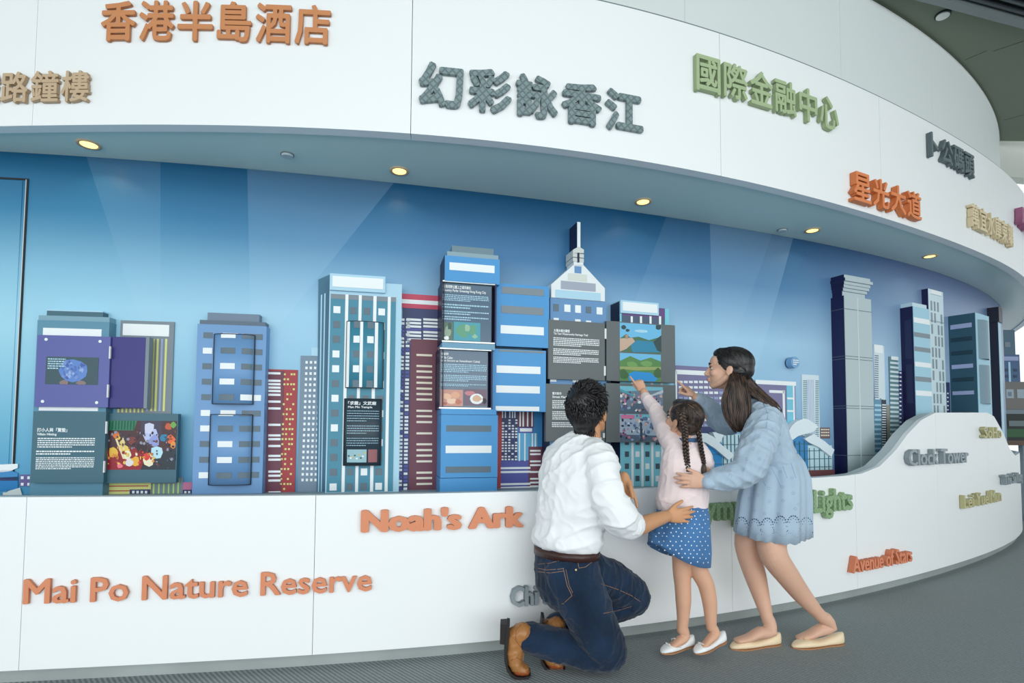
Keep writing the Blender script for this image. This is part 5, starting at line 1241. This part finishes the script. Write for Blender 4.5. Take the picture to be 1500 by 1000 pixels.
# shirt
S=Soft()
S.chain([(P(830,806,2.45),.138,.104),(P(830.5,799,2.45),.160,.126),(P(831,790,2.45),.168,.130),(P(834,765,2.45),.160,.125),(P(842,715,2.44),.178,.130),(P(849,675,2.45),.180,.118),(P(856,652,2.46),.118,.080),(P(861,644,2.465),.060,.056)],W_m,20)
S.chain([(P(868,662,2.38),.062),(P(880,678,2.33),.072),(P(885,705,2.30),.073),(P(894,735,2.275),.069),(P(909,757,2.27),.074),(P(921,768,2.30),.056,.056)])
S.chain([(P(830,660,2.54),.06),(P(814,676,2.54),.065),(P(840,715,2.57),.065),(P(868,738,2.59),.055),(P(896,731,2.56),.042)])
S.ell(P(884,763,2.36),.035,.06,.03)
sh=S.out('shirt',SHIRT,man,.0058,3,folds=(.0050,[(fold((.3,0,1),1.6,6),.5),(fold((1,0,.3),2.0,13),1.0),(fold((.8,.3,-.7),2.5,22),.4)]))
ts=bvh(sh)
# rolled cuff and collar
b=Soft();a=P(910,770,2.285);dd=(P(935,768,2.33)-P(906,758,2.27)).normalized()
S=Soft();S.chain([(P(917,766,2.29),.0585),(P(924,768,2.305),.060)]);cf=S.out('cuff',SHIRT,man,.004,2,folds=(.0015,[(fold((0,0,1),20,60),1)]))
n_=24
def band(name,C,ax,r0,r1,h,m,parent,wide=None,th=.004):
    ax=Vector(ax).normalized();x=(wide-ax*wide.dot(ax)).normalized() if wide else ax.orthogonal().normalized();y=ax.cross(x);v=[];f=[];n=40
    for q,z in ((1,0),(1,h),(-1,h),(-1,0)):
        for i in range(n):
            t=2*math.pi*i/n;e=(0 if q>0 else -th);v.append(C+ax*z+x*(r0+e)*math.cos(t)+y*(r1+e)*math.sin(t))
    for k in range(4):
        for i in range(n):
            j=(i+1)%n;l=(k+1)%4;f.append([k*n+i,k*n+j,l*n+j,l*n+i])
    return mk(name,v,f,m,parent,True)
band('collar',P(860,648.5,2.462),(.12,.05,1),.060,.057,.013,SHIRT,man,W_m)
# jeans
S=Soft()
S.chain([(P(829,806,2.45),.142,.112),(P(830,822,2.45),.150,.122),(P(832,850,2.45),.150,.135)],W_m,20)
S.chain([(P(836,838,2.41),.128,.112),(P(851,872,2.385),.112),(P(866,905,2.375),.103),(P(880,935,2.375),.094),(P(887,951,2.385),.090)])
S.chain([(P(888,953,2.39),.088),(P(868,954,2.40),.082),(P(835,948,2.41),.070),(P(800,941,2.415),.065),(P(774,933.5,2.42),.063)])
S.chain([(P(845,838,2.50),.115),(P(880,846,2.57),.100),(P(912,862,2.64),.092),(P(925,874,2.665),.089)])
S.chain([(P(925,875,2.665),.086),(P(900,887,2.65),.076),(P(860,902,2.59),.060),(P(815,913,2.54),.050)])
jn=S.out('jeans',DENIM,man,.0056,3,folds=(.0050,[(fold((1,0,.5),2,14),.6),(fold((.3,.2,1),4,22),.5),(fold((0,1,0),9,30),.3)]))
tj=bvh(jn)
seam(tj,[(788,832),(800,834.5),(822,833),(826,832)],.0011,STI,jn);seam(tj,[(788,837),(806,839),(826,836)],.0011,STI,jn)
seam(tj,[(825,832),(831,858),(838,872),(825,884),(822,884)],.0011,STI,jn);seam(tj,[(829,834),(834,858),(841,872)],.0008,STI,jn)
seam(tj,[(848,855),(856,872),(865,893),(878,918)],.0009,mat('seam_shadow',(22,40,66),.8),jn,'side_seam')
seam(tj,[(788,826),(806,824.5),(826,819),(846,817),(868,814)],.0009,STI,jn);seam(tj,[(846,820),(848,832),(858,830),(867,823),(866,815)],.0011,STI,jn)
seam(tj,[(881,855),(905,863),(925,872),(938,881)],.0012,STI,jn);seam(tj,[(884,898),(905,894),(925,888)],.0009,STI,jn)
seam(tj,[(767,912),(764,923),(762,936)],.0009,mat('stitch_pale',(120,150,180),.6),jn);seam(tj,[(814,903),(818,913),(821,921)],.0009,mat('stitch_pale',(120,150,180),.6),jn)
dots(tj,[(845.5,817.5),(843.5,834.5)],.0042,mat('rivet_brass',(190,160,120),.3,metal=.8),jn,'rivet',.002,10,False)
# belt and loops
C=P(829.5,807,2.45);band('belt',C-V3(0,0,.017),(.02,0,1),.156,.124,.034,BELT,man,W_m,.006)
for u_ in (823.5,868): 
    h,nn=onto(bvh(bpy.data.objects['belt']),u_,808)
    if h is not None: 
        b=MB();q=h+nn*.002;b.tube([q+V3(0,0,.022),q+nn*.003,q-V3(0,0,.03)],.0055,6);b.out('belt_loop',DENIM,man)
# shoes
def mshoe(du,dv,Y,label):
    t=[]
    Pd=lambda u,v,y=0:P(u+du,v+dv,Y+y)
    S=Soft();wy=V3(0,1,0)
    S.chain([(Pd(766,924),.048,.040),(Pd(757,930),.045,.044),(Pd(754,945),.042,.040),(Pd(753.5,960),.046,.037),(Pd(757,973),.047,.030),(Pd(767,978),.042,.022)],wy)
    sh_=S.out('shoe',TAN,man,.0036,2,folds=(.0016,[(fold((0,1,0),5,30),1)]))
    S=Soft();S.chain([(Pd(759,977),.0455,.027),(Pd(766,979.3),.043,.0215),(Pd(771,981),.034,.016)],wy);S.out('toe_cap',TAN2,sh_,.0034,2)
    yprism('sole',[(u+du,v+dv) for u,v in ((743,908),(741,925),(738.5,945),(739,962),(742.5,976),(749,985),(757,989.5),(774,987),(777,982.5),(766,985),(757,984.5),(749,979.5),(744,970),(743,952),(745,930),(747,909))],Y-.040,Y+.040,SOLE,sh_)
    if not label: yprism('heel',[(u+du,v+dv) for u,v in ((733,909.5),(732.5,937.5),(740.5,938.5),(744,909))],Y-.036,Y+.036,SOLE,sh_)
    tt=bvh(sh_);seam(tt,[(748+du,966+dv),(757+du,962+dv),(768+du,968+dv)],.0012,TAN2,sh_);seam(tt,[(763+du,914+dv),(756+du,922+dv),(755+du,936+dv),(764+du,948+dv)],.0011,TAN2,sh_)
    return sh_
mshoe(0,1.0,2.40,'')
mshoe(50,-8,2.50,'far')
# ------------------------------------------------------------------ GIRL
gl=thing('person','girl with two braids, pink top and dotted blue skirt, on tiptoe pointing','person',P(1010,950,2.6)*1);gl.location.z=0;WL[gl.name].z=0
Cg=P(1001,615.5,2.62);fg=V3(-.52,.80,.30);kg=.86
S1=Soft();Lg,Ag=head(S1,Cg,fg,k=kg)
W_g=V3(.96,.28,0)
S1.chain([(Lg(0,-.02,-.04),.040),(P(1005,645,2.61),.040),(P(1006,655,2.61),.05)])
S1.chain([(P(1006,660,2.61),.10,.05),(P(1003,700,2.62),.09,.06),(P(1003,760,2.63),.09,.07)],W_g)
S1.chain([(P(984,655,2.62),.034),(P(966,618,2.74),.030),(P(950,588,2.88),.025),(P(943.5,574,2.92),.0205)])
hand(S1,P(942.5,572,2.93),(-.42,.25,.87),(.35,.85,-.1),1,.66,curl=[(.0,.03,.0),(1.0,1.2,.7),(1.1,1.2,.8),(1.1,1.2,.8)],spread=(.1,.03,-.03,-.06),thumb=(.7,.3,.5),rs=1.05)
S1.chain([(P(1026,660,2.62),.034),(P(1032,690,2.60),.030),(P(1030,700,2.72),.024),(P(1026,700,2.80),.022)])
hand(S1,P(1026,700,2.80),(-.7,.6,.1),(-.5,-.5,-.5),1,.62)
for a in ([(1000,800,2.62,.052),(999,835,2.62,.043),(1000,856,2.62,.038),(1001,880,2.62,.036),(1000.5,905,2.62,.028),(999,922,2.62,.0245)],
          [(1016,800,2.60,.052),(1024,835,2.60,.042),(1034,856,2.60,.038),(1039.5,882,2.60,.034),(1041,905,2.60,.027),(1042,918,2.60,.0235)]):
    S1.chain([(P(*q[:3]),q[3]) for q in a])
S1.chain([(P(1001,921,2.62),.024),(P(1004,932,2.62),.023,.021),(P(996,938,2.61),.026,.022),(P(985,946,2.60),.026,.016),(P(975,953,2.59),.022,.010)],V3(.3,1,0))
S1.chain([(P(1042,917,2.60),.0235),(P(1049,927,2.60),.022,.020),(P(1042,934,2.59),.026,.021),(P(1033,944,2.58),.026,.016),(P(1025,951,2.57),.022,.010)],V3(.3,1,0))
S1.out('body',SKG,gl,.0032,3)
face_bits(Lg,Ag,kg,gl,LIP,HBK)
S=Soft();S.ell(Lg(0,-.018,.036),.083*kg,.100*kg,.088*kg,Ag);S.ell(Lg(0,-.045,-.012),.072*kg,.064*kg,.062*kg,Ag);S.ell(Lg(.02,-.04,-.03),.06*kg,.05*kg,.05*kg,Ag);S.ell(Lg(0,.036,.082),.055*kg,.05*kg,.032*kg,Ag)
hg=S.out('hair',HGR,gl,.0036,2);tg=bvh(hg)
# combed strands: from the partings towards the two braids
b=MB();rr=random.Random(5)
def comb(a,c,n):
    for i in range(n):
        t=rr.random();x0=a[0][0]+(a[1][0]-a[0][0])*t+rr.gauss(0,.8);y0=a[0][1]+(a[1][1]-a[0][1])*t+rr.gauss(0,.8)
        pts=[]
        for k in range(9):
            q=k/8;u_=x0+(c[0]-x0)*q+math.sin(math.pi*q)*c[2]*(t-.5);v_=y0+(c[1]-y0)*q-math.sin(math.pi*q)*c[3]
            h,nn=onto(tg,u_,v_)
            if h is None: continue
            pts.append(h+nn*.0006)
        if len(pts)>3:b.tube(pts,[.0014]*len(pts),4)
comb(((981,603),(1003,590)),(998,612,10,4),60);comb(((1003,590),(1019,600)),(1001,614,10,4),60);comb(((1019,600),(1021,622)),(1003,622,6,2),50);comb(((1005,589),(1026,612)),(1024,630,8,0),55);comb(((979,606),(983,622)),(1000,630,4,2),35)
o=b.out('combed_strands',HGR,hg,True);o['kind']='stuff'
PART=mat('scalp_part',(150,120,104),.6)
seam(tg,[(979.5,604),(984,597),(992,592.5),(1001,590.5),(1009,592.5),(1016,597.5),(1020.5,605),(1022,614),(1021,624)],.0013,PART,hg,'parting',lift=.2)
def braid(path,r0,r1,name):
    K=len(path);cr_=lambda t:(lambda i,f:.5*((2*path[i])+(path[i+1]-path[max(i-1,0)])*f+(2*path[max(i-1,0)]-5*path[i]+4*path[i+1]-path[min(i+2,K-1)])*f*f+(-path[max(i-1,0)]+3*path[i]-3*path[i+1]+path[min(i+2,K-1)])*f**3))(min(int(t*(K-1)),K-2),t*(K-1)-min(int(t*(K-1)),K-2))
    L_=sum((path[i+1]-path[i]).length for i in range(K-1));root=None
    for s_ in range(3):
        b=MB();pts=[];rad=[];n=int(L_/.0022)
        for i in range(n+1):
            t=i/n;p=cr_(t);ph=2*math.pi*(t*L_/.046+s_/3);r=r0+(r1-r0)*t
            pts.append(p+V3(1,0,0)*r*.95*math.sin(ph)+V3(0,-1,0)*r*.55*math.sin(2*ph));rad.append(r*.62)
        b.tube(pts,rad,7);o=b.out(name if s_==0 else 'braid_strand',HGR,gl if s_==0 else root,True)
        if s_==0: root=o
    return root
p1=[P(997.5,604,2.515),P(1000.5,618,2.50),P(1003,632,2.505),P(1003.8,645,2.525),P(1005,662,2.53),P(1006.5,676,2.535),P(1008.5,690,2.535)]
r1_=braid(p1,.0125,.0085,'braid')
p2=[P(1019,618,2.57),P(1023,632,2.555),P(1025,645,2.55),P(1027,657,2.545),P(1029.5,669,2.545),P(1031,678,2.545)]
r2_=braid(p2,.0095,.007,'braid')
def tail(root,a,c,w,seed):
    g=[[a+V3(dx*.3,0,0),a.lerp(c,.35)+V3(dx*1.2,-.003,0),a.lerp(c,.7)+V3(dx*1.1,-.002,0),c+V3(dx*.3,0,0)] for dx in (-w,-w*.3,w*.3,w)]
    strands('braid_tail',g,46,.0017,HGR,root,.0015,seed)
    b=MB();b.tube([a+V3(-.0085,0,0),a+V3(0,-.008,0),a+V3(.0085,0,0),a+V3(0,.008,0),a+V3(-.0085,0,0)],.0025,6);b.out('hair_tie',mat('hair_tie_dark',(40,30,40),.6),root)
tail(r1_,p1[-1],P(1010,713,2.525),.010,1);tail(r2_,p2[-1],P(1030,697,2.54),.008,2)
# top
S=Soft()
S.chain([(P(998,738,2.62),.132,.098),(P(1001,722,2.62),.126,.098),(P(1002,700,2.62),.117,.092),(P(1004,675,2.62),.117,.083),(P(1006,657,2.62),.110,.070),(P(1006,647,2.615),.060,.050)],W_g,20)
S.chain([(P(998,663,2.60),.055),(P(984,648,2.63),.052),(P(973,626,2.70),.045),(P(961,603,2.80),.036),(P(948,585,2.88),.0275),(P(946,581.5,2.895),.026)])
S.chain([(P(1018,660,2.62),.050),(P(1028,668,2.60),.044),(P(1033,684,2.62),.040),(P(1030,694,2.70),.034)])
tp=S.out('top',PINK,gl,.005,3,folds=(.0042,[(fold((.5,0,-.8),3,10),.7),(fold((.9,0,.4),5,26),.4)]))
tt=bvh(tp)
seam(tt,[(957,731),(970,734),(985,738),(1000,742),(1018,746),(1037,747)],.0012,mat('pink_hem',(228,206,206),.8),tp,'hem')
CH_=cloth('collar_denim',(66,98,136),.8,900,.1,.1)
band('collar',P(1006.5,647.5,2.612),(0,.02,1),.058,.049,.020,CH_,gl,W_g)
# skirt with a curved shirt-tail hem
def ghem(th):
    x=math.cos(th)          # -1 left .. 1 right in the picture
    return .112*((1-x)/2)**2.3-.012
sk_=skirt('skirt',[(P(1000,735,2.62),.118,.092,0),(P(1000,755,2.62),.128,.108,.4),(P(998,780,2.62),.137,.118,.8),(P(996,805,2.62),.146,.126,1),(P(994,823,2.62),.148,.128,1)],SKTM,gl,fold_n=6,fold_a=.035,ph=.6,hem=ghem,wide=W_g)
tsk=bvh(sk_)
rr=random.Random(11);dd_=[]
for i in range(13):
    for j in range(11):
        dd_.append((952+j*8.6+(i%2)*4.3+rr.uniform(-1.2,1.2),748+i*6.3+rr.uniform(-1.2,1.2)))
dots(tsk,dd_,.0032,mat('dot_white',(226,236,244),.8),sk_,'printed_dot')
# shoes
for toe,heel,yy in (((968.5,957.5,2.575),(1016,944.5,2.66),0),((1018,958,2.555),(1062,938.5,2.66),0)):
    a,c=P(*toe),P(*heel)
    o,(x,y,z,L_,W_,H_)=shoe(gl,a,c,(0,0,1),.066,WLE,TANS,.86)
    if toe[0]<1000:
        b=MB();q=lambda t,s,h:a+x*L_*t+y*s+z*h
        b.tube([q(.46,-.031,.02),q(.43,-.022,.045),q(.42,0,.055),q(.43,.022,.045),q(.46,.031,.02)],.0028,6);b.out('strap',WLE,o,True)
    b=MB();q=lambda t,s,h:a+x*L_*t+y*s+z*h
    for s in (-1,1): b.tube([q(.21,0,.034),q(.19,s*.007,.040),q(.215,s*.016,.038),q(.235,s*.008,.036),q(.21,0,.034)],.0022,6)
    b.out('bow',WLE,o,True)
# ------------------------------------------------------------------ WOMAN
wm=thing('person','woman in a pale blue dress leaning forward, pointing and holding the girl','person',P(1130,930,2.74)*1);wm.location.z=0;WL[wm.name].z=0
Cw=P(1065.5,541,2.76);fw=V3(-.92,.38,.10);kw=.94
S1=Soft();Lw,Aw=head(S1,Cw,fw,(.10,0,1),kw)
W_w=V3(.35,.94,0)
S1.chain([(Lw(0,-.02,-.04),.044),(P(1076,580,2.77),.043),(P(1088,598,2.77),.05)])
S1.chain([(P(1100,606,2.77),.11,.07),(P(1118,650,2.76),.085,.06),(P(1133,700,2.75),.08,.07)],W_w)
S1.chain([(P(1085,606,2.90),.036),(P(1054,622,2.98),.033),(P(1034,600,2.98),.028),(P(1019,582,2.96),.023)])
hand(S1,P(1018,580.5,2.96),(-.66,.12,.74),(-.55,.50,-.55),1,.80,curl=[(.0,.04,.02),(1.15,1.3,.8),(1.2,1.35,.9),(1.25,1.3,.9)],spread=(.08,.03,-.03,-.08),thumb=(.72,.35,.62))
S1.chain([(P(1120,618,2.62),.038),(P(1100,690,2.50),.035),(P(1066,702,2.50),.028),(P(1036,707,2.49),.0225)])
hand(S1,P(1035,706,2.485),(-.98,.10,.05),(-.10,.99,0),-1,.84,curl=[(.1,.22,.15),(.12,.25,.2),(.15,.25,.2),(.15,.3,.2)],spread=(.10,.03,-.05,-.13),thumb=(.80,.52,.15))
for a in ([(1122,700,2.81,.08),(1106,750,2.81,.075),(1096,790,2.81,.066),(1097,812,2.80,.058),(1106,842,2.79,.053),(1114,870,2.78,.042),(1122,898,2.76,.030),(1126,912,2.75,.028)],
          [(1136,700,2.74,.08),(1136,750,2.71,.078),(1130,788,2.68,.070),(1134,814,2.66,.064),(1153,842,2.68,.055),(1174,870,2.72,.045),(1196,895,2.74,.031),(1208,907,2.75,.028)]):
    S1.chain([(P(*q[:3]),q[3]) for q in a])
S1.chain([(P(1126,908,2.75),.030),(P(1130,925,2.74),.030,.028),(P(1114,926,2.73),.034,.028),(P(1096,934,2.72),.034,.018),(P(1080,938,2.70),.026,.012)],V3(.2,1,0))
S1.chain([(P(1209,905,2.75),.030),(P(1218,918,2.76),.030,.026),(P(1202,922,2.76),.034,.028),(P(1184,930,2.76),.034,.017),(P(1170,934,2.76),.026,.012)],V3(.0,1,0))
S1.out('body',SKW,wm,.0036,3)
face_bits(Lw,Aw,kw,wm,LIP,LSH)
# hair
S=Soft();k=kw
S.ell(Lw(0,-.030,.040),.084*k,.106*k,.087*k,Aw);S.ell(Lw(0,-.064,.0),.072*k,.072*k,.062*k,Aw);S.ell(Lw(0,.030,.082),.058*k,.05*k,.034*k,Aw)
hw=S.out('hair',HBR if False else HBK,wm,.0038,2);tw=bvh(hw)
b=MB();rr=random.Random(9)
for i in range(210):
    t=rr.random();x0,y0=(1044+34*t,514-11*math.sin(math.pi*min(1,t*1.2)));
    if rr.random()<.35: x0,y0=1044+rr.uniform(0,10),514+rr.uniform(0,26)
    pts=[]
    for k_ in range(10):
        q=k_/9;u_=x0+(1093-x0)*q;v_=y0+(544-y0)*q+math.sin(math.pi*q)*(6 if y0>518 else -9+14*rr.random()*.3)
        h,nn=onto(tw,u_,v_)
        if h is not None: pts.append(h+nn*.0008)
    if len(pts)>3:b.tube(pts,[.0015]*len(pts),4)
o=b.out('combed_strands',HBK,hw,True);o['kind']='stuff'
G=lambda *q:[P(*a) for a in q]
fl1=G((1070,546,2.69),(1067,562,2.665),(1059,584,2.66),(1063,611,2.655),(1078,634,2.65))
fl2=G((1074,546,2.68),(1073,565,2.65),(1072,590,2.645),(1076,612,2.64),(1082,632,2.64))
fl3=G((1080,546,2.68),(1083,565,2.65),(1086,590,2.64),(1089,612,2.635),(1086,633,2.64))
fl4=G((1090,547,2.70),(1094,565,2.67),(1098,588,2.65),(1097,608,2.64),(1092,626,2.64))
strands('long_hair',[fl1,fl2,fl3,fl4],430,.0026,HBR,wm,.0035,4,n=4)
S=Soft();S.chain([(P(1082,548,2.72),.034,.022),(P(1081,570,2.69),.048,.022),(P(1081,600,2.68),.050,.018),(P(1083,622,2.67),.022,.010)],V3(1,0,0));S.out('hair_mass',HBR,wm,.004,2)
bk1=G((1090,543,2.76),(1106,562,2.76),(1124,580,2.745),(1138,592,2.73),(1146,606,2.72))
bk2=G((1088,548,2.72),(1100,566,2.71),(1116,583,2.68),(1131,594,2.67),(1143,603,2.67))
bk3=G((1086,552,2.70),(1094,570,2.68),(1108,582,2.66),(1124,592,2.655),(1138,600,2.66))
strands('long_hair',[bk1,bk2,bk3],300,.0026,HBR,wm,.0035,6,n=4)
S=Soft();S.chain([(P(1086,548,2.77),.03,.03),(P(1104,568,2.76),.034,.022),(P(1124,586,2.74),.028,.018),(P(1136,597,2.72),.014,.01)],V3(0,1,0));S.out('hair_mass',HBR,wm,.004,2)
# strands of the hidden far side
# dress bodice with sleeves
S=Soft()
S.chain([(P(1134,668,2.76),.125,.100),(P(1128,650,2.76),.120,.098),(P(1121,630,2.76),.128,.104),(P(1112,612,2.77),.140,.100),(P(1101,600,2.77),.115,.080),(P(1091,592,2.77),.062,.055)],W_w,20)
S.chain([(P(1108,606,2.72),.07),(P(1119,617,2.64),.072),(P(1112,645,2.56),.078),(P(1102,672,2.51),.074),(P(1094,690,2.50),.066),(P(1075,698,2.50),.056),(P(1055,701,2.50),.048),(P(1040,704.5,2.495),.038)])
S.chain([(P(1095,606,2.82),.06),(P(1080,616,2.90),.062),(P(1058,617,2.97),.060),(P(1044,603,2.98),.052),(P(1029,588,2.975),.038)])
S.ell(P(1087,695,2.52),.06,.05,.045)
dr_=S.out('dress',DRESS,wm,.0052,3,folds=(.0060,[(fold((.2,0,1),1.8,9),.7),(fold((.9,0,-.5),2.2,18),.8),(fold((.4,.3,.9),3,28),.35)]))
td=bvh(dr_)
def whem(th):
    return .0035*math.sin(26*th)+.010*math.cos(th*2+.4)
q0=skirt('skirt',[(P(1133,664,2.76),.118,.100,0),(P(1137,676,2.76),.130,.112,.4),(P(1136,700,2.75),.150,.142,.9),(P(1133,730,2.75),.162,.156,1),(P(1131,760,2.75),.168,.162,1),(P(1130,784,2.75),.172,.165,1)],DRESS,wm,nseg=176,fold_n=8,fold_a=.06,ph=1.1,hem=whem,wide=V3(1,.1,0))
tq=bvh(q0)
HOLE=mat('eyelet_dark',(70,90,122),.9);EMB=mat('embroidery',(150,176,206),.9);EMW=mat('embroidery_white',(214,226,240),.8)
# waist band
S=Soft();S.chain([(P(1131,664,2.76),.124,.104),(P(1133,671,2.76),.129,.108)],W_w,24);wb=S.out('waistband',DRESS,wm,.005,2)
# eyelet scallops at the hem
hl=[];rr=random.Random(2)
for c in range(6):
    cx=1086+c*19;cy=768+2.5*math.sin(c*1.3)
    for i in range(9):
        a=math.pi*(.05+.9*i/8);hl.append((cx-8.5*math.cos(a),cy-10.5*math.sin(a),.0042 if i%2 else .0034));
        if i%2==0: hl.append((cx-5.5*math.cos(a),cy-6.8*math.sin(a),.0024))
    for i in range(5): hl.append((cx+9.5+rr.uniform(-2,2),cy+rr.uniform(3,12),.002))
hl+=[(1080+i*2.6,779+.055*i*2.6+(3*math.sin(i*.8)) -.0007*(i*2.6-50)**2*.0,.0012) for i in range(38)]
dots(tq,hl,.002,HOLE,q0,'eyelet',.0004)
fl_=[(1127,693),(1143,691),(1126,715),(1146,713),(1127,734),(1147,733),(1110,725),(1162,722),(1105,748),(1165,745),(1140,752),(1120,752),(1160,700),(1170,738),(1098,730)]
def flowers(t,pts,parent):
    q=[]
    for x,y in pts:
        for i in range(6): a=i*1.047;q.append((x+2.1*math.cos(a),y+2.1*math.sin(a),.0016))
        q.append((x,y,.0014))
    dots(t,q,.0015,mat('embroidered_flower',(108,134,172),.9),parent,'embroidered_flower',.0004)
flowers(tq,fl_,q0);flowers(td,[(1114,613),(1110,638),(1103,657),(1122,630),(1132,628),(1094,672),(1088,688),(1112,672),(1070,696),(1128,646),(1052,612),(1040,598),(1120,605),(1099,640)],dr_)
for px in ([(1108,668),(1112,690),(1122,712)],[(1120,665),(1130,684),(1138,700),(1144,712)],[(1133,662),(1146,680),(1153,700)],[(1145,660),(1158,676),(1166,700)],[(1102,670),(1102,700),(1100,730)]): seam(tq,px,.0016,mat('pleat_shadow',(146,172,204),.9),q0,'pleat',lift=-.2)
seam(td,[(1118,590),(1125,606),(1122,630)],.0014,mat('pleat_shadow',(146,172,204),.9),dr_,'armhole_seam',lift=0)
band('collar',P(1088,594,2.775),(-.35,0,1),.056,.060,.020,DRESS,wm,V3(1,0,0))
S=Soft();S.chain([(P(1040,705,2.49),.036,.034),(P(1036,706,2.485),.034,.031)]);S.out('cuff',DRESS,wm,.003,2)
S=Soft();S.chain([(P(1027,588,2.97),.036),(P(1023,584.5,2.965),.034)]);S.out('cuff',DRESS,wm,.003,2)
# shoes
for toe,heel in (((1070,941,2.70),(1142,934,2.77)),((1160.5,939,2.72),(1234,932,2.78))):
    a,c=P(*toe),P(*heel);a.z=.0;c.z=.0
    o,(x,y,z,L_,W_,H_)=shoe(wm,a,c,(0,0,1),.078,CREAM,TANS,1.0)
    b=MB();q=lambda t,s,h:a+x*L_*t+y*s+z*h
    for s in (-1,1): b.tube([q(.22,0,.041),q(.20,s*.007,.048),q(.225,s*.016,.045),q(.245,s*.008,.043),q(.22,0,.041)],.0021,6)
    b.out('bow',CREAM,o,True)
